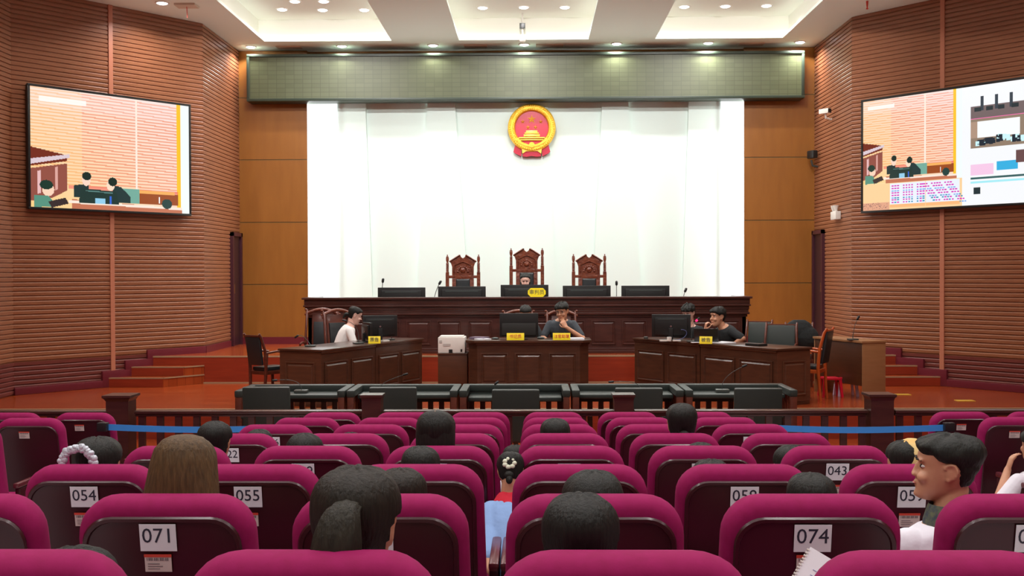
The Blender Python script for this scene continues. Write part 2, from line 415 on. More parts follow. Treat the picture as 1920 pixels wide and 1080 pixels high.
# ceiling with three recessed trays
TR_Y0, TR_Y1 = 9.6, 19.56
trays = [(-4.75, -2.48), (-1.28, 1.02), (2.2, 4.45)]
xs = [-7.6] + [x for t in trays for x in t] + [7.4]
mb = MB()
for i in range(len(xs) - 1):
    hole = (i % 2 == 1)
    if hole:
        mb.box(xs[i], xs[i + 1], -4.1, TR_Y0, ZC, ZC + 0.05); mb.box(xs[i], xs[i + 1], TR_Y1, YB + 0.1, ZC, ZC + 0.05)
    else: mb.box(xs[i], xs[i + 1], -4.1, YB + 0.1, ZC, ZC + 0.05)
struct(mb.build('ceiling', CEIL))
g = 0.14; zt_ = ZC + 0.42
mb = MB(); mc = MB()
for (a, b) in trays:
    x0, x1, y0, y1 = a - g, b + g, TR_Y0 - g, TR_Y1 + g
    mb.box(x0, x1, y0, y1, zt_, zt_ + 0.05)
    mb.box(x0 - 0.04, x0, y0, y1, ZC + 0.05, zt_); mb.box(x1, x1 + 0.04, y0, y1, ZC + 0.05, zt_)
    mb.box(x0, x1, y0 - 0.04, y0, ZC + 0.05, zt_); mb.box(x0, x1, y1, y1 + 0.04, ZC + 0.05, zt_)
    h = 0.05
    mc.box(x0 + 0.01, x0 + h, y0 + h, y1 - h, ZC + 0.055, ZC + 0.075); mc.box(x1 - h, x1 - 0.01, y0 + h, y1 - h, ZC + 0.055, ZC + 0.075)
    mc.box(x0 + h, x1 - h, y1 - h, y1 - 0.01, ZC + 0.055, ZC + 0.075); mc.box(x0 + h, x1 - h, y0 + 0.01, y0 + h, ZC + 0.055, ZC + 0.075)
struct(mb.build('ceiling_trays', TRAYW)); struct(mc.build('trim_8', COVE))

# ------------------------------------------------------------------ downlights
dl_ring = MB().lathe([(0.085, 0.0), (0.105, 0.0), (0.105, -0.012), (0.085, -0.012)], 20).mesh('trim_ring', WHITEP, smooth=30)
dl_disc = MB().lathe([(0.001, -0.03), (0.05, -0.026), (0.078, -0.014), (0.085, -0.004), (0.085, 0.002), (0.001, 0.002)], 20).mesh('diffuser', LAMP, smooth=60)
NL = 0
def downlight(x, y, z, label, power=LAMP_W, group='round recessed ceiling downlights', spread=150, tilt=0):
    t = thing('downlight', label, 'ceiling light', (x, y, z), 0, group)
    obj_from('trim_ring', dl_ring, t); obj_from('diffuser', dl_disc, t)
    l = bpy.data.lights.new('lamp', 'AREA'); l.shape = 'DISK'; l.size = 0.16; l.energy = power; l.color = (1, 0.975, 0.955); l.spread = R(spread)
    lo = bpy.data.objects.new('lamp', l); C.objects.link(lo); lo.parent = t; lo.location = (0, 0, -0.045); lo.rotation_euler = (R(tilt), 0, 0)
    return t
ordn = ['leftmost', 'second', 'third', 'fourth', 'fifth', 'sixth', 'rightmost']
for i, px in enumerate((470, 641, 812, 983, 1156, 1328, 1500)):
    p = atz(px, 87.5 - 9 * (px - 470) / 1030, ZC)
    downlight(p.x, p.y, ZC, 'round ceiling downlight over the long display, %s %s' % (ordn[i], 'in the row' if i in (0, 6) else 'from the left in the row'))
tn = ['left', 'middle', 'right']
for ti, row in enumerate((((529, 17), (605, 18), (683, 18)), ((905, 14), (982, 13), (1059, 13)), ((1283, 12), (1360, 11), (1437, 10)))):
    for k, (px, py) in enumerate(row):
        p = atz(px, py, zt_)
        downlight(p.x, p.y, zt_, 'round light inside the %s ceiling tray, %s of the row of three' % (tn[ti], ('left', 'centre', 'right')[k]), 13)
for k, (px, py) in enumerate(((553, 2), (607, 2))):
    p = atz(px, py, zt_); downlight(p.x, p.y, zt_, 'dimmer light at the picture top in the left tray, %s one' % ('left' if k == 0 else 'right'), 8)
p = atz(304, 5, ZC); downlight(p.x, p.y, ZC, 'lone round downlight above the left wall screen', 30)
# lamps over the courtroom and the seats, out of this view
for y in (14.3, 11.4, 8.3, 5.2, 2.1, -1.0):
    for x in (-6.0, -1.88, 1.6, 5.9):
        downlight(x, y, ZC, 'ceiling downlight further back over the hall', 26, 'downlights over the hall')
for y in (16.0, 13.2, 10.8):  # unseen tray lamps; the two far rows are added and tilted to brighten the backdrop
    for x in (-3.6, -0.13, 3.3):
        downlight(x, y, zt_, 'unseen tray lamp above the court floor', WASH_W if y > 12 else 30, 'unseen lamps in the trays', spread=120 if y > 12 else 150, tilt=(48 if y > 15 else 58) if y > 12 else 0)
for y in (6.8, 3.6, 0.4):
    for x in (-3.6, -0.13, 3.3):
        downlight(x, y, ZC, 'ceiling downlight over the audience rows', 26, 'downlights over the hall')

# ------------------------------------------------------------------ long LED display above the niche
led = thing('led_display', 'long dark-framed LED message board across the wall above the white backdrop', 'display', (0, 0, 0))
x0, x1 = at(468, 150, 20.0).x, at(1503, 150, 20.0).x
za, zb_ = at(985, 182, 20.0).z, at(985, 104, 20.0).z
MB().box(x0, x1, 20.0, 20.34, za, zb_).build('display_face', LEDM, led)
m = MB(); fr = 0.05
m.box(x0 - fr, x1 + fr, 19.97, 20.34, zb_, zb_ + fr).box(x0 - fr, x1 + fr, 19.97, 20.34, za - fr, za).box(x0 - fr, x0, 19.97, 20.34, za, zb_).box(x1, x1 + fr, 19.97, 20.34, za, zb_)
m.build('frame', mat('led_frame', srgb(44, 56, 44), 0.4), led, bevel=0.006)

# ------------------------------------------------------------------ national emblem
em = thing('national_emblem', 'round red and gold national emblem with five stars on the white backdrop', 'emblem', tuple(at(997, 240, 20.3)))
em.rotation_euler = (0, 0, 0)
def disc(mb, r, y0, y1, n=48, cx=0, cz=0):
    mb.loft([[(cx + r * math.cos(2 * PI * k / n), y, cz + r * math.sin(2 * PI * k / n)) for k in range(n)] for y in (y0, y1)]); return mb
U = 0.435
disc(MB(), 0.70 * U, -0.02, 0.05).build('red_disc', CRIMSON, em)
m = MB()
rings = []
for k in range(73):
    a = 2 * PI * k / 72; rr = U * (0.86 + 0.02 * math.sin(a * 36)); tr_ = U * (0.155)
    c_, s_ = math.cos(a), math.sin(a)
    rings.append([((rr + tr_ * math.cos(b)) * c_, -0.03 + 0.05 * math.sin(b), (rr + tr_ * math.cos(b)) * s_) for b in [2 * PI * j / 10 for j in range(10)]])
m.loft(rings, cap=False)
for k in range(64):
    a = 2 * PI * k / 64; 
    for q, rr in enumerate((0.78, 0.92)):
        m.ell((rr * U * math.cos(a + q * 0.05), -0.075, rr * U * math.sin(a + q * 0.05)), (0.022, 0.016, 0.022), 4)
m.build('wheat_ring', GOLD, em, smooth=50)
def star(mb, cx, cz, r, rot=0):
    pts = []
    for k in range(10):
        a = PI / 2 + rot + k * PI / 5; q = r if k % 2 == 0 else r * 0.4
        pts.append((cx + q * math.cos(a), -0.024, cz + q * math.sin(a)))
    v = pts + [(cx, -0.055, cz), (cx, -0.02, cz)]
    mb.add(v, [(i, (i + 1) % 10, 10) for i in range(10)] + [((i + 1) % 10, i, 11) for i in range(10)])
for (cx, cz, r) in ((0, 0.36, 0.19), (-0.38, 0.26, 0.10), (0.38, 0.26, 0.10), (-0.16, 0.02, 0.10), (0.16, 0.02, 0.10)):
    m = MB(); star(m, cx * U, cz * U, r * U); m.build('star', GOLD2, em)
m = MB()
m.box(-0.30 * U, 0.30 * U, -0.05, -0.02, -0.26 * U, -0.20 * U).box(-0.24 * U, 0.24 * U, -0.05, -0.02, -0.22 * U, -0.12 * U).box(-0.34 * U, 0.34 * U, -0.055, -0.02, -0.38 * U, -0.28 * U)
m.box(-0.55 * U, 0.55 * U, -0.06, -0.02, -0.46 * U, -0.40 * U).box(-0.5 * U, 0.5 * U, -0.06, -0.02, -0.54 * U, -0.49 * U)
m.build('gate_tower', GOLD2, em, bevel=0.004)
m = MB()
for k in range(15):
    a0 = PI + 0.35 + k * (PI - 0.7) / 15; a1 = PI + 0.35 + (k + 1) * (PI - 0.7) / 15
    m.loft([[(r * U * math.cos(a), y, -0.28 * U + r * U * 0.75 * math.sin(a)) for (r, y) in ((0.60, -0.06), (0.60, -0.09), (0.72, -0.09), (0.72, -0.06))] for a in (a0, a1)])
disc(m, 0.12 * U, -0.10, -0.05, 12, 0, -0.74 * U)
m.build('gear', GOLD, em)
m = MB()
def plate(mb, pts, y0, y1):
    mb.loft([[(p[0] * U, y, p[1] * U) for p in pts] for y in (y0, y1)])
plate(m, [(-0.64, -0.48), (-0.78, -1.0), (-0.7, -1.08), (-0.6, -1.12), (-0.45, -1.2), (-0.42, -0.86), (0.42, -0.86), (0.45, -1.2), (0.6, -1.12), (0.7, -1.08), (0.78, -1.0), (0.64, -0.48)][::-1], -0.015, 0.04)
plate(m, [(-0.42, -0.85), (-0.38, -1.2), (-0.2, -1.22), (0.0, -1.18), (0.2, -1.22), (0.38, -1.2), (0.42, -0.85)], -0.03, 0.03)
m.build('ribbon', CRIMSON, em)
m = MB(); plate(m, [(-0.42, -0.88), (-0.12, -0.92), (0, -0.86), (0.12, -0.92), (0.42, -0.88), (0.40, -1.1), (0.25, -1.0), (0, -0.98), (-0.25, -1.0), (-0.40, -1.1)], -0.06, -0.03)
m.build('ribbon_tassel', GOLD2, em)

# ------------------------------------------------------------------ raised panel helper (local: x along face, z up, -y outwards)
def panel(mb, x0, x1, z0, z1, d=0.016, w=0.035):
    o = [(x0, z0), (x1, z0), (x1, z1), (x0, z1)]
    def rr(i): return [(x0 + i, z0 + i), (x1 - i, z0 + i), (x1 - i, z1 - i), (x0 + i, z1 - i)]
    rings = [[(p[0], y, p[1]) for p in rr(i)] for i, y in ((0, 0.002), (0, -d), (w * 0.35, -d * 1.15), (w * 0.6, -d * 0.3), (w, -d * 0.3), (w * 1.5, -d))]
    mb.loft(rings)
def raised(mb, faces, M):
    for f in faces: 
        sub = MB(mb.M @ M); panel(sub, *f); o = len(mb.v); mb.v += sub.v; mb.f += [tuple(i + o for i in q) for q in sub.f]; mb.m += sub.m

# ------------------------------------------------------------------ judges' bench
BX0, BX1 = -3.65, 3.47; BY = 17.86; BT = 1.344
bn = thing('judges_bench', 'long dark red-brown panelled judges bench on the platform', 'judges bench', (0, 0, 0))
m = MB().box(BX0, BX1, BY, BY + 0.06, ZP, BT - 0.3)
m.box(BX0, BX0 + 0.06, BY, BY + 0.75, ZP, BT - 0.3).box(BX1 - 0.06, BX1, BY, BY + 0.75, ZP, BT - 0.3)
n = 14; stp = (BX1 - BX0 - 0.1) / n
raised(m, [(0.05 + i * stp + 0.055, 0.05 + (i + 1) * stp - 0.055, 0.14, 0.53) for i in range(n)], TR(BX0, BY, ZP))
m.build('front', BENCHWOOD, bn, smooth=30)
m = MB()
for (z0, z1, o) in ((0.0, 0.05, 0.05), (0.05, 0.085, 0.03), (BT - ZP - 0.33, BT - ZP - 0.29, 0.02), (BT - ZP - 0.29, BT - ZP - 0.25, 0.05), (BT - ZP - 0.25, BT - ZP - 0.21, 0.035), (BT - ZP - 0.21, BT - ZP - 0.155, 0.045), (BT - ZP - 0.155, BT - ZP - 0.125, 0.07), (BT - ZP - 0.125, BT - ZP - 0.035, 0.055), (BT - ZP - 0.035, BT - ZP, 0.09)):
    m.box(BX0 - o, BX1 + o, BY - o, BY + 0.24, ZP + z0, ZP + z1)
    if z0 > 0.3:
        m.box(BX0 - o, BX0 + 0.1, BY + 0.24, BY + 0.8, ZP + z0, ZP + z1); m.box(BX1 - 0.1, BX1 + o, BY + 0.24, BY + 0.8, ZP + z0, ZP + z1)
m.build('cornice', BENCHWOOD, bn, bevel=0.008)
MB().box(BX0 + 0.1, BX1 - 0.1, BY + 0.24, BY + 0.8, BT - 0.31, BT - 0.27).build('worktop', DARKWOOD, bn)

# ------------------------------------------------------------------ monitors
def monitor(label, loc, rz, wd=0.8, ht=0.45, stand=0.12, group=None, tilt=0.0):
    t = thing('monitor', label, 'monitor', loc, rz, group)      # screen faces local +y, back faces -y
    M = TR(0, 0, stand + ht / 2, 0, R(tilt))
    MB(M).box(-wd / 2, wd / 2, -0.02, 0.02, -ht / 2, ht / 2).build('casing', BLACKP, t, bevel=0.006)
    m = MB(M).box(-wd * 0.42, wd * 0.42, -0.045, -0.018, -ht * 0.42, ht * 0.36); m.build('back_cover', BLACKP, t, bevel=0.015)
    MB(M).box(-wd * 0.34, wd * 0.34, -0.049, -0.044, ht * 0.27, ht * 0.31).build('vent_strip', GREYP, t)
    MB(M).lathe([(0.001, 0), (0.014, 0), (0.014, 0.004), (0.001, 0.004)], 12, M=TR(0.0, -0.046, -ht * 0.02, 0, R(90))).build('badge', CHROME, t)
    MB(M).box(-wd / 2 + 0.012, wd / 2 - 0.012, 0.0195, 0.0215, -ht / 2 + 0.015, ht / 2 - 0.012).build('screen', mat('screen_dark', srgb(40, 60, 90), 0.2), t)
    MB().box(-0.03, 0.03, -0.075, -0.04, 0.01, stand + ht * 0.4).build('stand', BLACKP, t, bevel=0.005)
    MB().box(-0.12, 0.12, -0.12, 0.06, 0.0, 0.014).build('base', BLACKP, t, bevel=0.004)
    return t
MN = ['far left end', 'left of the centre', 'middle seat in front of the judge', 'right of the centre', 'far right end']
for i, (px, py) in enumerate(((753, 539), (866, 537), (983.5, 534), (1100, 535.5), (1210, 535.5))):
    p = at(px, py, 18.4); ht = p.z - (BT - 0.27) - 0.06
    monitor('black monitor on the judges bench, ' + MN[i], (p.x, 18.4, BT - 0.27), 0, 0.80, ht, 0.06, 'monitors on the judges bench')

# ------------------------------------------------------------------ gooseneck microphones
def mic(label, base, tip, mid=None, red=False, body=(0.07, 0.05, 0.022), group='gooseneck microphones', baserz=0, headr=0.014, rod=0.0035):
    t = thing('microphone', label, 'microphone', tuple(base), 0, group)
    b = Vector(base); d = Vector(tip) - b
    MB(TR(0, 0, 0, baserz)).box(-body[0], body[0], -body[1], body[1], 0, body[2]).build('mic_base', mat('mic_base_grey', srgb(84, 88, 84), 0.3, metal=0.3), t, bevel=0.01)
    m1 = Vector(mid) - b if mid is not None else Vector((d.x * 0.15, d.y * 0.15, d.z * 0.75))
    pts = []
    for k in range(13):
        s = k / 12; p0 = Vector((0, 0, body[2])); pts.append(p0 * (1 - s) ** 2 + m1 * 2 * s * (1 - s) + d * s * s)
    MB().tube(pts, [rod * 1.6] * 3 + [rod] * 10, 8).build('gooseneck', GREYP, t, smooth=60)
    dr = (pts[-1] - pts[-2]).normalized()
    MB().caps(d - dr * 0.02, d + dr * 0.02, headr, headr, 10).build('mic_head', BLACKP, t, smooth=60)
    if red: MB().caps(d - dr * 0.035, d - dr * 0.024, headr * 1.3, headr * 1.3, 10).build('light_ring', REDGLOW, t, smooth=60)
    return t
for lab, pt, pb in (('behind the far left bench monitor', (718, 526), (715, 557)), ('between the two left bench monitors', (825, 530), (812, 557)), ('between the two right bench monitors', (1156, 531), (1156, 557)), ('on the right end of the judges bench', (1285.5, 544), (1279, 557))):
    a = at(pt[0], pt[1], 18.5); b = at(pb[0], pb[1], 18.5); b.z = BT - 0.27
    mic('slim black gooseneck microphone ' + lab, b, a, mid=(b.x, 18.5, (a.z + b.z) / 2 + 0.05), headr=0.022, rod=0.006)

# ------------------------------------------------------------------ tall judges' chairs
def judge_chair(label, X, ztop, Y=19.35):
    t = thing('judge_chair', label, 'chair', (X, Y, ZP), 0, 'tall carved judges chairs')
    H = ztop - ZP
    for s in (-1, 1):
        m = MB(); x = s * 0.275
        m.box(x - 0.03, x + 0.03, -0.03, 0.03, 0, H - 0.33)
        pr = [(0.028, H - 0.33), (0.032, H - 0.315), (0.02, H - 0.30)]
        for k in range(6): pr += [(0.029, H - 0.285 + k * 0.024), (0.02, H - 0.273 + k * 0.024)]
        pr += [(0.018, H - 0.13), (0.026, H - 0.11), (0.028, H - 0.07), (0.02, H - 0.035), (0.008, H - 0.03), (0.012, H - 0.015), (0.003, H)]
        m.lathe(pr, 12, M=TR(x, 0, 0)); m.build('post', CARVED, t, bevel=0.0, smooth=40)
    # carved head board with broken pediment
    z = H
    o = [(-0.19, H - 0.62), (-0.19, H - 0.22), (-0.21, H - 0.16), (-0.235, H - 0.125), (-0.15, H - 0.06), (-0.05, H - 0.005), (-0.035, H - 0.045), (0, H - 0.07), (0.035, H - 0.045), (0.05, H - 0.005), (0.15, H - 0.06), (0.235, H - 0.125), (0.21, H - 0.16), (0.19, H - 0.22), (0.19, H - 0.62)]
    m = MB()
    left = o[:8]; 
    # two halves so that every face stays convex enough
    for s in (1, -1):
        pts = [(-0.001 * s, H - 0.62)] + [(s * p[0], p[1]) for p in left]
        pts = [(0, H - 0.62)] + [(s * p[0], p[1]) for p in left]
        m.loft([[(p[0], y, p[1]) for p in pts] for y in (-0.025, 0.025)])
    m.build('crest_board', CARVED, t)
    m = MB()
    for s in (-1, 1):
        m.tube([(s * 0.24, -0.034, H - 0.13), (s * 0.15, -0.034, H - 0.07), (s * 0.055, -0.034, H - 0.012)], 0.013, 6)
        m.tube([(s * 0.16, -0.03, H - 0.38), (s * 0.15, -0.034, H - 0.2), (s * 0.06, -0.034, H - 0.15), (0, -0.034, H - 0.13)], 0.008, 6)
    for k in range(9):
        a = PI * k / 8; m.ell((0.09 * math.cos(a), -0.03, H - 0.30 + 0.08 * math.sin(a)), (0.022, 0.014, 0.022), 5)
    m.ell((0, -0.03, H - 0.28), (0.05, 0.018, 0.05), 6); m.build('carving', CARVED, t, smooth=60)
    m = MB().box(-0.26, 0.26, -0.028, 0.028, H - 0.42, H - 0.37); m.box(-0.19, -0.12, -0.028, 0.028, 0.5, H - 0.42); m.box(0.12, 0.19, -0.028, 0.028, 0.5, H - 0.42)
    m.build('back_frame', CARVED, t, bevel=0.006)
    m = MB()
    m.loft([[(sx * wv, y, zz) for sx, zz in ((-1, 0.52 + i), (1, 0.52 + i), (1, H - 0.43 - i), (-1, H - 0.43 - i))] for y, wv, i in ((0.02, 0.125, 0), (-0.03, 0.125, 0), (-0.05, 0.105, 0.02))])
    m.build('back_pad', BLACKL, t, bevel=0.01)
    MB().box(-0.28, 0.28, -0.55, 0.02, 0.36, 0.42).build('seat_frame', CARVED, t, bevel=0.006)
    MB().box(-0.24, 0.24, -0.53, -0.03, 0.42, 0.49).build('seat', BLACKL, t, bevel=0.025)
    for s in (-1, 1):
        MB().box(s * 0.275 - 0.03, s * 0.275 + 0.03, -0.55, -0.49, 0, 0.66).build('front_leg', CARVED, t, bevel=0.005)
        MB().box(s * 0.275 - 0.035, s * 0.275 + 0.035, -0.57, -0.0, 0.66, 0.70).build('armrest', CARVED, t, bevel=0.01)
    return t
for lab, px, py in (('left carved wooden judges chair, empty', 868, 477), ('middle and tallest carved judges chair, with the judge in it', 987.5, 465), ('right carved wooden judges chair, empty', 1104.5, 476)):
    p = at(px, py, 19.35); judge_chair(lab + ', black leather back', p.x, p.z)

# ------------------------------------------------------------------ yellow name plates
def nameplate(label, loc, rz, txt, wd=0.22, ht=0.11, size=0.055, octa=False, tilt=-14, ink=None):
    t = thing('name_plate', label, 'name plate', loc, rz, 'yellow name plates')
    M = TR(0, 0, 0, 0, R(tilt))
    m = MB(M)
    if octa:
        c = 0.045; pts = [(-wd / 2 + c, 0), (wd / 2 - c, 0), (wd / 2, c), (wd / 2, ht - c), (wd / 2 - c, ht), (-wd / 2 + c, ht), (-wd / 2, ht - c), (-wd / 2, c)]
        m.loft([[(p[0], y, p[1]) for p in pts] for y in (-0.006, 0.006)])
        m.build('card', YELLOW, t)
    else:
        m.box(-wd / 2, wd / 2, -0.003, 0.003, 0, ht)
        m.build('card', YELLOW, t, bevel=0.002)
        h2 = ht * math.cos(R(tilt)); a = -ht * math.sin(R(tilt))
        MB().add([(-wd / 2, 0.0, 0.004), (-wd / 2, a * 2, 0.0), (-wd / 2, a, h2 - 0.004), (-wd / 2 + 0.004, 0.004, 0.004), (-wd / 2 + 0.004, a * 2, 0.0), (-wd / 2 + 0.004, a, h2 - 0.004)], [(0, 1, 2), (5, 4, 3), (0, 3, 4, 1), (1, 4, 5, 2), (2, 5, 3, 0)]).box(-wd / 2, wd / 2, a * 2 - 0.004, a * 2, 0, 0.01).build('holder', BLACKP, t)
    me = text_mesh(txt, size, ink or INK)
    o = obj_from('lettering', me, t, M @ TR(0, -0.0075, ht * 0.5) @ Matrix.Rotation(R(90), 4, 'X'))
    return t
p = at(1006.5, 556.5, BY - 0.02); nameplate('yellow octagonal plate reading 审判员 on the judges bench', (p.x, BY + 0.0, BT), 0, '审判员', 0.29, 0.145, 0.083, octa=True, tilt=-4)

# ------------------------------------------------------------------ panelled desks
def desk(label, A, Bp, depth, ht=0.75, npan=2, endp=(), group=None, round_=False):
    """front face runs from A to Bp (plan), body behind it"""
    A = Vector(A); Bp = Vector(Bp); u = Bp - A; L = u.length; ang = math.atan2(u.y, u.x)
    t = thing('court_desk', label, 'desk', (A.x, A.y, 0), ang, group)
    m = MB().box(0.0, L, 0.0, 0.04, 0.05, ht - 0.04).box(0.0, 0.04, 0.04, depth, 0.05, ht - 0.04).box(L - 0.04, L, 0.04, depth, 0.05, ht - 0.04)
    pw = (L - 0.06) / npan
    raised(m, [(0.03 + i * pw + 0.045, 0.03 + (i + 1) * pw - 0.045, 0.13, ht - 0.17) for i in range(npan)], TR(0, 0, 0))
    m.build('front_panel', DARKWOOD, t, smooth=30)
    for e in endp:
        mm = MB()
        M = TR(0, depth, 0, -PI / 2) if e == 0 else TR(L, 0, 0, PI / 2)
        mm.box(0, depth, -0.004, 0.0, 0.05, ht - 0.04, M=M)
        raised(mm, [(0.09, depth - 0.09, 0.13, ht - 0.17)], M @ TR(0, -0.004, 0))
        mm.build('end_panel', DESKEND, t, smooth=30)
    MB().box(-0.025, L + 0.025 * (1 in endp or round_), -0.03, depth + 0.02, ht - 0.03, ht).box(-0.012 if 0 in endp else 0, L, -0.018, depth, ht - 0.055, ht - 0.03).build('desk_top', DARKWOOD, t, bevel=0.008)
    MB().box(-0.01 if 0 in endp else 0, L, -0.015, depth, 0.0, 0.06).build('plinth', DARKWOOD, t, bevel=0.005)
    return t
# left pair
LA, LB, LC = Vector((-3.30, 14.46)), Vector((-2.73, 14.16)), Vector((-1.67, 16.62))
u = (LC - LB).normalized(); Ln = (LC - LB).length / 2; dp = (LA - LB).length
desk('left near dark panelled desk with a mic stand on it', LB, LB + u * (Ln - 0.008), dp, endp=(0,), group='dark panelled court desks')
desk('left far dark panelled desk carrying the yellow 原告 plate and a monitor', LB + u * (Ln + 0.008), LC, dp, endp=(1,), group='dark panelled court desks')
RA_, RB_, RC_ = Vector((3.64, 14.46)), Vector((3.15, 14.16)), Vector((1.555, 16.62))
u2 = (RC_ - RB_).normalized(); Ln2 = (RC_ - RB_).length / 2; dp2 = 0.60
desk('right far dark panelled desk under the monitor and cables', RC_, RC_ - u2 * (Ln2 - 0.008), dp2, endp=(0,), group='dark panelled court desks')
desk('right near dark panelled desk with papers and the 被告 plate', RB_ + u2 * (Ln2 - 0.008), RB_, dp2, endp=(1,), group='dark panelled court desks')
# centre desk
x0, x1 = at(878, 640, 15.95).x, at(1104, 640, 15.95).x
t = thing('clerk_desk', 'dark panelled clerk desk with canted corners in the centre of the floor', 'desk', (x0, 15.95, 0))
L = x1 - x0; cf = 0.13
pl = [(cf, 0), (L - cf, 0), (L, cf), (L, 0.66), (0, 0.66), (0, cf)]
m = MB().prism(pl, 0.05, 0.70)
raised(m, [(cf + 0.0 + i * (L - 2 * cf) / 3 + 0.05, cf + (i + 1) * (L - 2 * cf) / 3 - 0.05, 0.12, 0.57) for i in range(3)], TR(0, 0, 0))
m.build('front_panel', DARKWOOD, t, smooth=30)
def grow(pl, d): 
    cx = sum(p[0] for p in pl) / len(pl); cy = 0.33
    return [(p[0] + d * (1 if p[0] > cx else -1), p[1] + d * (1 if p[1] > cy else -1)) for p in pl]
MB().prism(grow(pl, 0.045), 0.72, 0.755).prism(grow(pl, 0.02), 0.69, 0.72).build('desk_top', DARKWOOD, t, bevel=0.006)
MB().prism(grow(pl, 0.012), 0, 0.06).build('plinth', DARKWOOD, t, bevel=0.005)

# printer and its cabinet
x0, x1 = at(821, 660, 16.2).x, at(876, 660, 16.2).x
cb = thing('side_cabinet', 'low plain dark wood cabinet left of the clerk desk, under the printer', 'cabinet', (x0, 16.2, 0))
MB().box(0, x1 - x0, 0, 0.45, 0, 0.53).build('body', LECTW, cb, bevel=0.004); MB().box(-0.005, x1 - x0 + 0.005, -0.012, 0.46, 0.53, 0.55).build('cabinet_top', DARKWOOD, cb, bevel=0.004)
pr = thing('printer', 'boxy white laser printer on the low side cabinet', 'printer', (x0 + 0.0, 16.22, 0.551)); W_ = 0.40
MB().box(0, W_, 0, 0.38, 0, 0.235).build('casing', WHITEP, pr, bevel=0.012); MB().box(0.02, W_ - 0.03, 0.02, 0.36, 0.236, 0.25).build('lid', WHITEP, pr, bevel=0.006)
MB().box(0.075, 0.185, -0.006, 0.0, 0.105, 0.14).build('rear_label', mat('label_grey', srgb(186, 182, 176), 0.6), pr)
MB().box(0.16, 0.215, -0.006, 0.0, 0.005, 0.055).build('power_socket', BLACKP, pr); MB().box(0.335, 0.36, -0.006, 0.0, 0.02, 0.06).build('port', BLACKP, pr)
MB().box(0.02, 0.06, -0.005, 0.0, 0.15, 0.19).build('vent', mat('label_grey', (0.5, 0.5, 0.5, 1)), pr)

# items on the centre desk
p = at(973, 636, 16.2)
m0 = thing('monitor', 'large black monitor on the clerk desk hiding the clerk', 'monitor', (p.x, 16.2, 0.756))
zt2 = at(973, 587.5, 16.2).z - 0.756
MB().box(-0.285, 0.285, 0, 0.03, 0.035, zt2).build('casing', BLACKP, m0, bevel=0.006); MB().box(-0.25, 0.25, -0.025, 0.0, 0.06, zt2 * 0.62).build('back_cover', mat('black_matt', srgb(34, 34, 32), 0.6), m0, bevel=0.008)
MB().box(-0.05, 0.05, -0.01, 0.02, 0.005, 0.06).build('stand', BLACKP, m0); MB().box(-0.13, 0.13, -0.06, 0.12, 0, 0.012).build('base', BLACKP, m0)
p = at(966.5, 638, 15.98); nameplate('yellow name plate reading 书记员 before the clerk monitor', (p.x, 15.975, 0.756), 0, '书记员', 0.255, 0.105, 0.06, tilt=-12, ink=REDINK)
p = at(1053, 638, 15.98); nameplate('yellow name plate reading 法官助理 before the man in dark grey', (p.x, 15.975, 0.756), 0, '法官助理', 0.255, 0.105, 0.056, tilt=-12, ink=REDINK)
def sheet(label, x, y, z, wd, dp_, rz, h=0.006, name='document', cat='paper', mt=None, group=None):
    o = MB(TR(0, 0, 0, rz)).box(-wd / 2, wd / 2, -dp_ / 2, dp_ / 2, 0, h).build(name, mt or PAPER); o.location = (x, y, z); tag(o, label, cat, group); return o
p = at(1080, 638, 16.1); sheet('stack of white paper at the right end of the clerk desk', p.x, 16.1, 0.756, 0.22, 0.2, 0.1, 0.025, 'paper_stack')
p = at(905, 636, 16.15); sheet('loose crumpled papers at the left end of the clerk desk', p.x, 16.15, 0.756, 0.2, 0.16, 0.5, 0.014, 'papers')
p = at(899, 634, 16.3); sheet('purple grey folder on the clerk desk by the printer', p.x, 16.3, 0.756, 0.24, 0.2, -0.4, 0.03, 'folder', 'folder', mat('folder', srgb(110, 92, 110), 0.6))
o = MB().ell((0, 0, 0.014), (0.055, 0.035, 0.018), 8).build('computer_mouse', GREYP, smooth=60); o.location = (at(929, 636, 16.2).x, 16.2, 0.756); tag(o, 'dark computer mouse left of the clerk name plate', 'mouse')
o = MB().ell((0, 0, 0.016), (0.06, 0.035, 0.02), 8).build('computer_mouse', GREYP, smooth=60); o.location = (at(1014, 636, 16.2).x, 16.25, 0.756); tag(o, 'grey mouse between the two centre name plates', 'mouse')

# left desk items
p = at(709, 637, 15.95); monitor('black monitor on the left desk facing the woman in white', (-2.22, 16.02, 0.751), R(13), 0.50, 0.31, 0.06)
monitor('dark second monitor turned sideways beside the woman in white', (-2.36, 15.72, 0.751), R(-62), 0.32, 0.25, 0.03)
p = at(702, 641, 15.45); nameplate('yellow name plate reading 原告 on the left desk', (at(702, 640, 15.35).x, 15.35, 0.751), R(8), '原告', 0.17, 0.105, 0.065, tilt=-16, ink=INK)
b = at(672, 641, 15.3); b.z = 0.751
mic('black gooseneck microphone bending up to the woman in white', b, at(646, 601, 15.3), mid=at(676, 606, 15.3), baserz=R(30))
b = at(582, 648, 14.75); b.z = 0.751
mic('black microphone with folded arm on the near end of the left desk', b, at(556, 631, 14.75), mid=at(566, 622, 14.75), baserz=0)
o = MB().caps((0, 0, 0), (0.2, 0.02, 0.0), 0.014, 0.014, 8).build('desk_lamp_arm', BLACKP, smooth=60); bpy.data.objects.remove(o)
p = at(726, 636, 16.2); sheet('white phone handset and papers beside the left desk monitor', at(722, 636, 15.85).x, 15.85, 0.751, 0.12, 0.06, 0.9, 0.02, 'phone_handset', 'phone', WHITEP)
b = at(734, 637, 16.2); b.z = 0.751; mic('short microphone at the far end of the left desk', b, at(730, 618, 16.2), mid=at(737, 622, 16.2), body=(0.05, 0.04, 0.018))

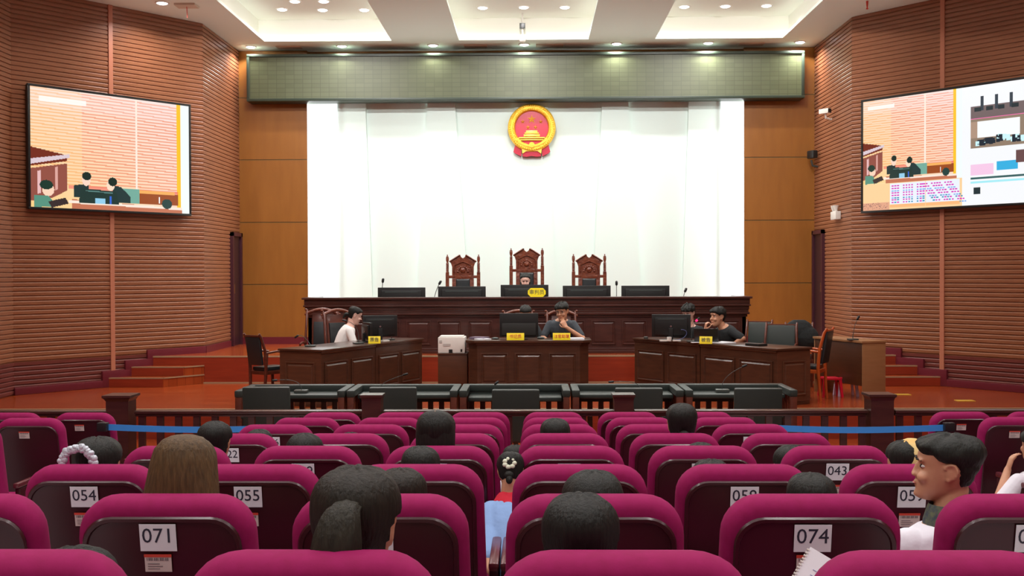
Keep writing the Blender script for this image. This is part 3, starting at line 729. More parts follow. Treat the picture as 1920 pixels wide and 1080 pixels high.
# right desk items
monitor('black monitor on the right desk in front of the man with short hair', (at(1259, 636, 15.95).x, 15.98, 0.751), R(-12), 0.56, 0.33, 0.045)
lt = thing('laptop', 'small open black laptop on the right desk before the leaning man', 'laptop', (at(1325, 641, 15.4).x, 15.42, 0.751), R(-22))
MB().box(-0.17, 0.17, 0.0, 0.23, 0, 0.014).build('keyboard_base', BLACKP, lt, bevel=0.003); MB(TR(0, 0, 0.012, 0, R(12))).box(-0.17, 0.17, -0.008, 0.0, 0, 0.19).build('lid', BLACKP, lt, bevel=0.003)
nameplate('yellow name plate reading 被告 on the right desk', (at(1324, 641, 15.1).x, 15.13, 0.751), R(-14), '被告', 0.175, 0.105, 0.065, tilt=-16, ink=INK)
b = at(1297, 639, 15.55); b.z = 0.751
mic('gooseneck microphone with a glowing red ring on the right desk', b, at(1309, 598, 15.55), mid=at(1294, 612, 15.55), red=True, headr=0.012)
for i, (px, y, rz, lab) in enumerate(((1255, 15.75, 0.7, 'white cups and wrappers under the right monitor'),)):
    m = MB()
    m.lathe([(0.001, 0), (0.03, 0), (0.034, 0.06), (0.001, 0.062)], 10, M=TR(0, 0, 0.0, 0, 0.0)); m.box(-0.14, -0.03, -0.05, 0.03, 0, 0.02); m.box(0.05, 0.16, -0.02, 0.05, 0, 0.018)
    o = m.build('cup_and_wrapper', WHITEP, smooth=30); o.location = (at(px, 640, y).x, y, 0.751); tag(o, lab, 'clutter')
cpts = []
c0 = Vector((at(1262, 638, 15.75).x, 15.76, 0.765))
for k in range(15):
    a = k / 14; cpts.append(c0 + Vector((0.03 + 0.17 * math.sin(a * 2.6), 0.02, 0.0)) + Vector((0, 0, 0.15 * (1 - math.cos(a * PI)) / 2)))
tag(MB().tube(cpts, 0.006, 6).build('cable', mat('cable_blue', srgb(70, 78, 120), 0.4), smooth=60), 'dark blue cable looping up behind the right desk monitor', 'cable')
p = atz(1372, 643, 0.751); sheet('open white papers spread before the leaning man', 2.62, 15.42, 0.7505, 0.42, 0.24, R(-57), 0.012, 'paper_stack')
p = atz(1290, 640, 0.751); sheet('single white sheet between right monitor and name plate', at(1306, 640, 15.35).x, 15.42, 0.7505, 0.12, 0.09, 0.2)
sheet('black folder at the near end of the right desk', at(1418, 646, 14.75).x, 14.75, 0.7505, 0.25, 0.16, R(-57), 0.03, 'folder', 'folder', BLACKP)
o = MB().lathe([(0.001, 0), (0.03, 0), (0.035, 0.03), (0.02, 0.035), (0.001, 0.035)], 12).build('mic_puck', GREYP, smooth=50); o.location = (at(1211, 637, 16.3).x, 16.3, 0.751); tag(o, 'small dark round device at the far corner of the right desk', 'device')

# ------------------------------------------------------------------ side chairs
def side_chair(label, loc, rz, wood, leather, wd=0.46, H=0.98, carved=False, group=None, ears=True):
    """faces local +y; back at -y"""
    t = thing('side_chair', label, 'chair', loc, rz, group)
    bw = wd / 2
    for s in (-1, 1):
        m = MB(); m.tube([(s * bw * 0.9, -0.22, 0), (s * bw * 0.92, -0.20, 0.22), (s * bw, -0.19, 0.45), (s * bw, -0.21, 0.7), (s * bw * 0.95, -0.27, H - 0.06), (s * bw * 0.97, -0.31, H)], [0.018, 0.02, 0.024, 0.02, 0.02, 0.014], 8)
        m.build('back_leg', wood, t, smooth=60)
        MB().tube([(s * bw * 0.92, 0.22, 0), (s * bw * 0.95, 0.21, 0.42)], [0.016, 0.026], 8).build('front_leg', wood, t, smooth=60)
    MB().box(-bw, bw, -0.2, 0.23, 0.37, 0.42).build('seat_frame', wood, t, bevel=0.006)
    MB().box(-bw + 0.02, bw - 0.02, -0.17, 0.23, 0.42, 0.475).build('seat', leather, t, bevel=0.02)
    if carved:
        m = MB(); pts = []
        for k in range(13):
            a = k / 12; x = (a * 2 - 1) * bw; pts.append((x, -0.285, H - 0.06 + 0.07 * math.sin(a * PI)))
        m.tube(pts, 0.026, 8)
        for s in (-1, 1):
            for q in range(4): m.ell((s * (bw - 0.01 + 0.02 * (q % 2)), -0.30, H - 0.10 + 0.035 * q), (0.022, 0.018, 0.018), 5)
        m.build('top_rail', CARVED, t, smooth=60)
        MB(TR(0, -0.255, 0.50, 0, R(9))).box(-bw * 0.66, bw * 0.66, -0.015, 0.015, 0.0, H - 0.56).build('splat', wood, t, bevel=0.006)
        m = MB(TR(0, -0.24, 0.50, 0, R(9))); m.box(-bw * 0.55, bw * 0.55, -0.01, 0.03, 0.02, H - 0.68)
        m.build('back_pad', leather, t, bevel=0.015)
    else:
        m = MB(TR(0, -0.225, 0.50, 0, R(9)))
        m.box(-bw * 0.88, bw * 0.88, -0.022, 0.022, 0.0, H - 0.53); m.build('back_pad', leather, t, bevel=0.02)
        MB(TR(0, -0.3, H - 0.045)).box(-bw * 0.9, bw * 0.9, -0.012, 0.012, 0, 0.025).build('top_rail', wood, t, bevel=0.005)
    for s in (-1, 1):
        MB().tube([(s * bw, -0.2, 0.66), (s * (bw + 0.01), 0.0, 0.68), (s * (bw + 0.01), 0.16, 0.66)], 0.016, 8).build('armrest', wood, t, smooth=60)
        MB().tube([(s * bw, 0.12, 0.42), (s * (bw + 0.01), 0.14, 0.66)], 0.013, 8).build('arm_post', wood, t, smooth=60)
    return t
RZL = math.atan2(-0.398, 0.917) - PI / 2      # facing from the left desk's back side across the desk
RZR = math.atan2(-0.547, -0.838) - PI / 2
def behindL(s, off):  # point behind left desk: s metres along from near end, off behind inner edge
    nrm = Vector((-0.917, 0.398)); u = (LC - LB).normalized(); q = LB + u * s + nrm * (dp + off); return (q.x, q.y, 0)
def behindR(s, off):
    nrm = Vector((0.838, 0.547)); u = (RC_ - RB_).normalized(); q = RB_ + u * s + nrm * (dp2 + off); return (q.x, q.y, 0)
q = at(606, 585, 17.0); side_chair('carved wooden chair with buttoned dark leather back left of the woman', (q.x - 0.02, 16.75, 0), R(180), REDWOOD, BLACKL, 0.5, 1.17, True, 'carved chairs at the desks')
side_chair('carved wooden chair the woman in white sits on', (-2.78, 16.48, 0), R(180 + 40), REDWOOD, BLACKL, 0.5, 1.17, True, 'carved chairs at the desks')
for px, lab in ((971.5, 'carved wooden chair behind the big centre monitor'), (1053, 'carved wooden chair the man in dark grey sits on')):
    side_chair(lab, (at(px, 590, 17.0).x, 16.95, 0), R(180), REDWOOD, BLACKL, 0.46, 1.13, True, 'carved chairs at the desks')
side_chair('dark red wooden side chair with black leather at the left desk end', (at(511, 700, 15.1).x - 0.02, 14.95, 0), R(-32), REDWOOD, BLACKL, 0.30, 0.93)
side_chair('orange wood chair beside the open table, seen edge on', (at(1516, 700, 15.0).x, 15.05, 0), R(62), ORWOOD, BLACKL, 0.40, 0.98)
side_chair('green leather chair just behind the leaning man', (at(1419, 640, 16.9).x, 16.95, 0), R(158), REDWOOD, GREEN, 0.40, 0.99)
side_chair('green leather chair, second behind the right desk', (at(1459, 640, 16.2).x, 16.15, 0), R(160), REDWOOD, GREEN, 0.46, 0.98)
side_chair('dark chair draped with a black jacket by the door', (at(1496, 640, 16.9).x, 16.85, 0), R(165), REDWOOD, BLACKL, 0.42, 0.95)
m = MB(); m.ell((0, 0, 0.0), (0.23, 0.1, 0.2), 8); m.ell((0.1, -0.02, -0.08), (0.2, 0.1, 0.18), 8); m.ell((-0.16, -0.02, -0.1), (0.12, 0.09, 0.2), 8)
o = bpy.data.objects.new('jacket', remeshed(m, 'jacket', mat('black_cloth', srgb(34, 38, 38), 0.9, bump=0.6, bscale=(14, 14, 14), bdist=0.02), 0.012)); C.objects.link(o)
o.location = (at(1494, 640, 16.75).x, 16.62, 0.83); tag(o, 'black jacket thrown over the chair behind the right desk', 'jacket')

# open-sided table on the right
tb = thing('lectern_table', 'plain brown table with deep modesty panel right of the desks', 'table', (4.47, 14.9, 0), math.atan2(1.09, -0.36))
# local x runs from near corner to far corner; local y negative = left side facing the court
L = 1.13; D_ = 0.34; h = 0.80
M = I4
MB().box(0.0, L, 0.0, 0.02, 0.19, h - 0.03).build('modesty_panel', LECTW, tb, bevel=0.002)
MB().box(-0.022, 0.0, -D_, 0.02, 0.0, h - 0.03).build('end_panel', LECTL, tb, bevel=0.002)
MB().box(L, L + 0.022, -D_, 0.02, 0.0, h - 0.03).build('end_panel', LECTL, tb, bevel=0.002)
MB().box(-0.03, L + 0.03, -D_ - 0.02, 0.04, h - 0.03, h).build('table_top', LECTL, tb, bevel=0.004)
b = at(1599, 641, 15.1); b.z = h
mic('gooseneck microphone standing on the open brown table', b, at(1609, 596, 15.1), mid=at(1600, 612, 15.1), headr=0.016)
for i, (px, lab) in enumerate(((1557, 'red stool under the brown table, left one'), (1590, 'red stool under the brown table, right one'))):
    X = at(px, 735, 15.35).x; st = thing('stool', lab, 'stool', (X, 15.35 + 0.1 * i, 0), 0, 'stools under the table')
    MB().box(-0.11, 0.11, -0.13, 0.13, 0.24, 0.27).build('seat', mat('stool_red', srgb(214, 20, 50), 0.3), st, bevel=0.01)
    for sx in (-1, 1):
        for sy in (-1, 1): MB().tube([(sx * 0.13, sy * 0.12, 0), (sx * 0.105, sy * 0.1, 0.25)], [0.022, 0.026], 4).build('leg', MATS['stool_red'] if (sx + i) % 2 else mat('stool_white', srgb(226, 214, 240), 0.3), st)
for i, (px, py, lab) in enumerate(((1690, 740, 'brass floor socket plate near the right steps'), (1809, 751.5, 'brass floor socket plate nearest the right wall'))):
    p = atz(px, py, 0.0); o = MB().box(-0.12, 0.12, -0.07, 0.07, 0, 0.006).build('floor_socket', GOLD2, bevel=0.002); o.location = (p.x, p.y, 0.001); tag(o, lab, 'floor socket')

# ------------------------------------------------------------------ dock enclosures
DW = 1.208; DX0 = -3.205; DYN, DYF = 11.72, 12.44; DZ = 0.865
def dock(i):
    nm = ['leftmost', 'second from left', 'middle', 'second from right', 'rightmost'][i]
    cx = DX0 + DW * (i + 0.5)
    t = thing('dock_enclosure', 'U-shaped dock with dark green padded rail and wooden balusters, ' + nm + ' of five', 'dock', (cx, 0, ZL), 0, 'docks facing the court')
    hw = DW / 2 - 0.008; rw = 0.085; rh = 0.075
    pl = [(-hw, DYN), (-hw, DYF), (hw, DYF), (hw, DYN), (hw - rw, DYN), (hw - rw, DYF - 0.12), (-hw + rw, DYF - 0.12), (-hw + rw, DYN)]
    m = MB()
    m.box(-hw, hw, DYF - 0.12, DYF, DZ - rh, DZ); m.box(-hw, -hw + rw, DYN, DYF - 0.121, DZ - rh, DZ); m.box(hw - rw, hw, DYN, DYF - 0.121, DZ - rh, DZ)
    m.build('padded_rail', GREEN, t, bevel=0.016)
    MB().box(-hw + 0.05, hw - 0.05, DYF - 0.10, DYF - 0.06, DZ - rh - 0.12, DZ - rh + 0.005).build('padded_back', GREEN, t)
    zs_ = DZ - 0.07 - (0.03 if i == 2 else 0.0)
    MB().box(-hw + rw, hw - rw, DYN + 0.22, DYF - 0.10, zs_ - 0.045, zs_).build('shelf', GREEN, t, bevel=0.012)
    n = 9; x = -hw + 0.11
    for k in range(n):
        xx = -hw + 0.10 + k * (2 * hw - 0.2) / (n - 1); MB().box(xx - 0.029, xx + 0.029, DYF - 0.09, DYF - 0.04, 0.06, zs_ - 0.04 if False else DZ - rh - 0.1).build('baluster', DARKWOOD, t)
    for s in (-1, 1):
        for yy in (DYN + 0.035, DYF - 0.065):
            MB().box(s * (hw - 0.042) - 0.034, s * (hw - 0.042) + 0.034, yy - 0.034, yy + 0.034, 0, DZ - rh).build('post', REDWOOD, t, bevel=0.005)
        for yy in (DYN + 0.19, DYN + 0.34, DYN + 0.49):
            MB().box(s * (hw - 0.042) - 0.02, s * (hw - 0.042) + 0.02, yy - 0.02, yy + 0.02, 0.06, DZ - rh).build('side_baluster', REDWOOD, t)
        MB().box(s * (hw - 0.042) - 0.03, s * (hw - 0.042) + 0.03, DYN, DYF, 0.0, 0.06).build('side_base', REDWOOD, t)
    MB().box(-hw + 0.07, hw - 0.07, DYF - 0.10, DYF - 0.03, 0, 0.06).build('base_rail', DARKWOOD, t)
    return t
for i in range(5): dock(i)
DN = ['leftmost dock', 'second dock from the left', 'middle dock', 'second dock from the right', 'rightmost dock']
for i, (px, py) in enumerate(((501, 724), (738, 724.5), (967, 729), (1197, 726), (1420, 726.5))):
    Y = 11.05; p = at(px, py, Y); hh = p.z - ZL
    t = thing('dock_chair', 'low square dark green leather chair inside the ' + DN[i], 'chair', (p.x, Y, ZL), 0, 'chairs in the docks')
    MB(TR(0, 0, 0.42, 0, R(5))).box(-0.238, 0.238, -0.03, 0.04, 0.0, hh - 0.42).build('backrest', GREEN, t, bevel=0.02)
    MB().box(-0.23, 0.23, 0.02, 0.48, 0.40, 0.47).build('seat', GREEN, t, bevel=0.02)
    for s in (-1, 1):
        MB().box(s * 0.255 - 0.025, s * 0.255 + 0.025, 0.02, 0.42, 0.64, 0.675).build('armrest', GREEN, t, bevel=0.012)
        MB().tube([(s * 0.255, 0.03, 0.0), (s * 0.25, 0.03, 0.66)], 0.016, 8).build('back_leg', BLACKP, t)
        MB().tube([(s * 0.255, 0.42, 0.0), (s * 0.25, 0.40, 0.65)], 0.016, 8).build('front_leg', BLACKP, t)
zsh = ZL + DZ - 0.07
for (pb, pt, pm, lab, c) in (((565, 737), (515, 713), (566, 708), 'mic with a flat bent neck on the leftmost dock', 1), ((706, 735), (760, 702), (712, 716), 'thin long mic pointing right from the second dock', 0),
                          ((930, 734), (931, 718), (925, 722), 'short mic behind the middle dock chair', 0), ((1201, 735), (1146, 716), (1203, 711), 'mic bent low to the left on the fourth dock', 0), ((1354, 736), (1396, 686), (1350, 706), 'mic arching right on the rightmost dock, silver base', 1)):
    Y = 12.15; b = at(pb[0], pb[1], Y); b.z = zsh - (0.03 if 900 < pb[0] < 1000 else 0)
    mic('black gooseneck ' + lab, b, at(pt[0], pt[1], Y), mid=at(pm[0], pm[1], Y), body=(0.075, 0.05, 0.035) if c else (0.03, 0.03, 0.02), headr=0.012, rod=0.0028)

# ------------------------------------------------------------------ railing between court and hall
RY = 9.8
rl = thing('court_railing', 'dark red wood railing with balusters between court and audience seats', 'railing', (0, RY, ZL))
RZt = 0.896
m = MB()
segs = [(-5.3, -3.78), (-3.54, -1.53), (-1.33, 0.72), (0.92, 2.98), (3.22, 5.1)]
zr = RZt
for a, b in ((-7.4, -3.76), (-3.56, -1.50), (-1.33, 0.73), (0.91, 2.97), (3.21, 7.2)):
    m = MB().box(a, b, -0.055, 0.055, zr - 0.03, zr).box(a, b, -0.035, 0.035, zr - 0.055, zr - 0.03); m.build('hand_rail', BENCHWOOD, rl, bevel=0.01)
    MB().box(a, b, -0.03, 0.03, 0.06, 0.10).build('bottom_rail', BENCHWOOD, rl)
for px, wd, nmx in ((227, 0.255, 1), (698.5, 0.20, 0), (1168.5, 0.20, 0), (1648, 0.24, 1)):
    X = at(px, 740, RY).x
    m = MB(TR(X, 0, 0)); pw = 0.1 if nmx else 0.085
    m.box(-pw, pw, -pw, pw, 0, 1.0); m.loft([[(sx * q, sy * q, z) for sx, sy in ((-1, -1), (1, -1), (1, 1), (-1, 1))] for q, z in ((pw, 0.985), (wd / 2 * 0.9, 1.01), (wd / 2, 1.02), (wd / 2, 1.04))])
    m.box(-pw - 0.015, pw + 0.015, -pw - 0.015, pw + 0.015, 0, 0.12)
    m.build('newel_post', BENCHWOOD, rl)
x = -7.3; 
while x < 7.1:
    if all(abs(x - at(px, 740, RY).x) > 0.12 for px in (227, 698.5, 1168.5, 1648)):
        MB().box(x - 0.028, x + 0.028, -0.022, 0.022, 0.09, zr - 0.05).build('baluster', BENCHWOOD, rl)
    x += 0.165

# ------------------------------------------------------------------ auditorium seats
def rrect(wt, wb, z0, z1, r, n=7):
    """rounded trapezoid outline in x-z, top corners rounded by r"""
    pts = []
    for cx, cz, a0 in ((wt / 2 - r, z1 - r, 0), (-wt / 2 + r, z1 - r, PI / 2)):
        for k in range(n + 1):
            a = a0 + PI / 2 * k / n; pts.append((cx + r * math.cos(a), cz + r * math.sin(a)))
    rb = min(0.03, r)
    for cx, cz, a0 in ((-wb / 2 + rb, z0 + rb, PI), (wb / 2 - rb, z0 + rb, 3 * PI / 2)):
        for k in range(4):
            a = a0 + PI / 2 * k / 3; pts.append((cx + rb * math.cos(a), cz + rb * math.sin(a)))
    return pts
def slab(mb, prof, wt, wb, z0, z1, r, mi=0, M=None, bend=0.0):
    rings = []
    for y, i in prof:
        ri = max(0.004, r - i * 0.6)
        rings.append([(p[0], y + bend * (p[0] ** 2), p[1]) for p in rrect(wt - 2 * i, wb - 2 * i, z0 + i, z1 - i, ri)])
    mb.loft(rings, mi, M)
SH = 1.02
TILT = R(10)
BM = TR(0, -0.01, 0.40, 0, TILT)     # back hinges near the seat pan, top leans toward the row behind
def seat_meshes():
    d = {}
    h = (SH - 0.40) / math.cos(TILT) + 0.0
    m = MB(BM); slab(m, [(0.075, 0.05), (0.066, 0.03), (0.045, 0.010), (0.02, 0.001), (-0.008, 0.0), (-0.028, 0.006), (-0.042, 0.022), (-0.045, 0.05)], 0.48, 0.50, 0.02, h, 0.105, bend=-0.12)
    d['back_cushion'] = m.mesh('back_cushion', FABRIC, smooth=60)
    m = MB(BM); slab(m, [(-0.03, 0.012), (-0.05, 0.003), (-0.058, 0.0), (-0.064, 0.004), (-0.0645, 0.013), (-0.058, 0.016)], 0.43, 0.44, -0.06, h - 0.036, 0.08, bend=-0.12)
    d['back_shell'] = m.mesh('back_shell', SHELL, smooth=40)
    m = MB(); 
    rings = []
    for z, i in ((0.34, 0.03), (0.35, 0.008), (0.38, 0.0), (0.43, 0.0), (0.455, 0.012), (0.465, 0.04)):
        rings.append([(sx * (0.235 - i), y, z + 0.03 * (y > 0.3)) for sx, y in ((-1, 0.07 + i), (1, 0.07 + i), (1, 0.50 - i), (-1, 0.50 - i))])
    m.loft(rings); d['seat_cushion'] = m.mesh('seat_cushion', FABRIC, bevel=0.015, smooth=60)
    d['seat_pan'] = MB().box(-0.21, 0.21, 0.08, 0.46, 0.30, 0.338).mesh('seat_pan', SHELL, bevel=0.01, smooth=40)
    m = MB()
    for s in (-1,): pass
    for s in (-1, 1):
        m = MB().box(s * 0.268 - 0.018, s * 0.268 + 0.018, 0.05, 0.42, 0.0, 0.60); d['side_panel%d' % s] = m.mesh('side_panel', SHELL, bevel=0.008, smooth=40)
        m = MB().box(s * 0.268 - 0.019, s * 0.268 + 0.019, 0.02, 0.44, 0.602, 0.635); d['armrest%d' % s] = m.mesh('armrest', mat('arm_wood', srgb(92, 34, 42), 0.25), bevel=0.012, smooth=40)
    d['label'] = MB().box(-0.049, 0.049, -0.0012, 0.0, -0.038, 0.038).mesh('number_card', mat('card_white', srgb(236, 240, 246), 0.6))
    m = MB(); m.box(-0.036, 0.036, -0.0012, 0.0, -0.024, 0.024); d['sticker'] = m.mesh('asset_sticker', mat('sticker_paper', srgb(216, 202, 196), 0.6))
    m = MB(); m.box(-0.037, 0.037, -0.002, -0.0012, 0.018, 0.026)
    d['sticker_band'] = m.mesh('sticker_band', REDINK)
    m = MB()
    for k in range(12): m.box(-0.03 + k * 0.005, -0.03 + k * 0.005 + (0.003 if k % 3 else 0.0015), -0.0022, -0.0012, 0.008, 0.016)
    for k in range(3): m.box(-0.028, 0.004 + 0.008 * (k % 2), -0.0022, -0.0012, -0.016 + k * 0.007, -0.0145 + k * 0.007)
    d['sticker_print'] = m.mesh('sticker_print', mat('grey_ink', srgb(110, 100, 104), 0.6))
    return d, h
SM, SHH = seat_meshes()
ROWD = [2.046 + 0.93 * i for i in range(8)]; ROWN = ['nearest row', 'second row from the camera', 'third row from the camera', 'fourth row from the camera', 'fifth row from the camera', 'third row from the front', 'second row from the front', 'front row by the railing']
PIT = 0.58
rowname = dict(zip('ABCDEFGH', ROWN)); colname = {-2: 'leftmost seat', -1: 'second seat from left', 0: 'third seat from left', 1: 'third seat from right', 2: 'second seat from right', 3: 'rightmost seat'}
base_no = {'B': 72, 'C': 56, 'D': 40, 'E': 24, 'F': 8}
def seat(row, cx, label, number=None, yaw=0.0, small=False, fold=False):
    y = ROWD['ABCDEFGH'.index(row)] ; z = zfl(y + 0.02)
    # top of the back sits at the row's distance
    t = thing('auditorium_seat', label, 'theatre seat', (cx, y + 0.10, z + 0.001), yaw, 'magenta auditorium seats')
    for k in ('back_cushion', 'back_shell', 'seat_cushion', 'seat_pan'): 
        obj_from(k, SM[k], t)
    for s in (-1, 1): obj_from('side_panel', SM['side_panel%d' % s], t); obj_from('armrest', SM['armrest%d' % s], t)
    yb = -0.0662
    if number is not None:
        c = obj_from('number_card', SM['label'], t, BM @ TR(-0.008, yb, SHH - 0.092))
        obj_from('number', text_mesh('%03d' % number, 0.058, INK, 0.0004), c, TR(0, -0.0016, 0.004) @ Matrix.Rotation(R(90), 4, 'X'))
    if number is not None or small:
        dx, dz = (-0.012, SHH - 0.165) if number is not None else (-0.02, SHH - 0.10)
        if number is not None and row != 'B': dz -= 0.012
        c = obj_from('asset_sticker', SM['sticker'], t, BM @ TR(dx, yb, dz))
        obj_from('red_band', SM['sticker_band'], c); obj_from('barcode', SM['sticker_print'], c)
    return t
for row in 'ABCDEFGH':
    for c in range(-2, 4):
        cx = (0.29 + (c - 1)) * PIT
        n = base_no[row] + c if row in base_no else None
        lab = 'magenta theatre seat numbered %03d on its back' % n if n else 'unnumbered magenta seat, %s, %s of the main block' % (rowname[row], colname[c])
        if row == 'A': lab = 'large magenta seat back at the bottom edge, %s' % {-2: 'outside left', -1: 'bottom left corner', 0: 'left of centre', 1: 'centre', 2: 'bottom right', 3: 'outside right'}[c]
        if row == 'A' and c in (-2, 3): continue
        seat(row, cx, lab, n)
for side, sg in (('left', -1), ('right', 1)):
    for row, ks in (('H', (0, 1, 2)), ('G', (0, 1)), ('F', (0,))):
        for k in ks:
            cx = (-6.05 - k) * PIT if sg < 0 else (5.72 + k) * PIT
            nm = {'H': 'front row', 'G': 'second row', 'F': 'third row'}[row]
            seat(row, cx, 'magenta seat in the %s side block, %s, %s' % (side, nm, ('next to the aisle', 'second from the aisle', 'third from the aisle')[k]), None, small=True)

# blue barrier tapes
def tape(name, p0, p1, label):
    p0 = Vector(p0); p1 = Vector(p1); u = p1 - p0; L = u.length; M = TR(p0.x, p0.y, p0.z, math.atan2(u.y, u.x), 0, -math.asin(u.z / L))
    m = MB(M); n = 12
    for k in range(n):
        s = lambda q: -0.02 * math.sin(PI * q / n)
        a, b = k * L / n, (k + 1) * L / n
        m.add([(a, -0.001, s(k) - 0.024), (b, -0.001, s(k + 1) - 0.024), (b, -0.001, s(k + 1) + 0.024), (a, -0.001, s(k) + 0.024), (a, 0.001, s(k) - 0.024), (b, 0.001, s(k + 1) - 0.024), (b, 0.001, s(k + 1) + 0.024), (a, 0.001, s(k) + 0.024)], [(0, 1, 2, 3), (7, 6, 5, 4), (0, 4, 5, 1), (3, 2, 6, 7)])
    return tag(m.build(name, BLUE), label, 'barrier tape')
YT = 8.44
tape('barrier_tape', at(203, 801, YT), at(560, 801, YT + 0.06), 'blue barrier tape strung across the left aisle')
tape('barrier_tape', at(1415, 801, YT + 0.06), at(1772, 802, YT), 'blue barrier tape strung across the right aisle')
for px, l in ((194, 'black tape cassette clipped to the seat left of the left aisle'), (1778, 'black tape cassette clipped to the seat right of the right aisle')):
    p = at(px, 800, YT); m = MB().box(-0.04, 0.04, -0.03, 0.03, -0.035, 0.035).build('tape_cassette', BLACKP, bevel=0.01); m.location = (p.x, YT - 0.01, p.z); tag(m, l, 'tape holder')

# ------------------------------------------------------------------ wall screens, painted as a grid of coloured cells
def screen_mesh(name, W, H, paint, wd, ht, strength):
    img = np.zeros((H, W, 3)); paint(img)
    xs = np.linspace(-wd / 2, wd / 2, W + 1); zs_ = np.linspace(ht / 2, -ht / 2, H + 1)
    v = [(x, 0, z) for z in zs_ for x in xs]
    f = [(j * (W + 1) + i, (j + 1) * (W + 1) + i, (j + 1) * (W + 1) + i + 1, j * (W + 1) + i + 1) for j in range(H) for i in range(W)]
    me = bpy.data.meshes.new(name); me.from_pydata(v, [], f)
    ca = me.color_attributes.new('picture', 'FLOAT_COLOR', 'CORNER')
    lin = np.where(img <= 0.04045, img / 12.92, ((img + 0.055) / 1.055) ** 2.4).reshape(-1, 3)
    col = np.ones((H * W, 4, 4)); col[:, :, :3] = lin[:, None, :]
    ca.data.foreach_set('color', col.reshape(-1))
    m = bpy.data.materials.new(name + '_light'); m.use_nodes = True; nt = m.node_tree; nt.nodes.clear()
    a = nt.nodes.new('ShaderNodeVertexColor'); a.layer_name = 'picture'; e = nt.nodes.new('ShaderNodeEmission'); o = nt.nodes.new('ShaderNodeOutputMaterial')
    gl = nt.nodes.new('ShaderNodeBsdfGlossy'); gl.inputs['Roughness'].default_value = 0.15; gl.inputs['Color'].default_value = (0.04, 0.04, 0.04, 1); ad = nt.nodes.new('ShaderNodeAddShader')
    e.inputs[1].default_value = strength
    nt.links.new(a.outputs['Color'], e.inputs[0]); nt.links.new(e.outputs[0], ad.inputs[0]); nt.links.new(gl.outputs[0], ad.inputs[1]); nt.links.new(ad.outputs[0], o.inputs[0])
    me.materials.append(m); return me
def rect(img, x0, y0, x1, y1, c, a=1.0):
    H, W, _ = img.shape; i0, i1, j0, j1 = [int(round(q)) for q in (x0 * W, x1 * W, y0 * H, y1 * H)]
    img[j0:max(j1, j0 + 1), i0:max(i1, i0 + 1)] = img[j0:max(j1, j0 + 1), i0:max(i1, i0 + 1)] * (1 - a) + np.array(c) / 255.0 * a
def poly(img, pts, c, a=1.0):
    H, W, _ = img.shape; yy, xx = np.mgrid[0:H, 0:W]; X = (xx + 0.5) / W; Y = (yy + 0.5) / H; ins = np.zeros((H, W), bool)
    n = len(pts)
    for i in range(n):
        x0, y0 = pts[i]; x1, y1 = pts[(i + 1) % n]
        if y0 == y1: continue
        cnd = ((y0 > Y) != (y1 > Y)) & (X < (x1 - x0) * (Y - y0) / (y1 - y0) + x0); ins ^= cnd
    img[ins] = img[ins] * (1 - a) + np.array(c) / 255.0 * a
def ell2(img, cx, cy, rx, ry, c, a=1.0):
    H, W, _ = img.shape; yy, xx = np.mgrid[0:H, 0:W]; X = (xx + 0.5) / W; Y = (yy + 0.5) / H
    ins = ((X - cx) / rx) ** 2 + ((Y - cy) / ry) ** 2 < 1; img[ins] = img[ins] * (1 - a) + np.array(c) / 255.0 * a
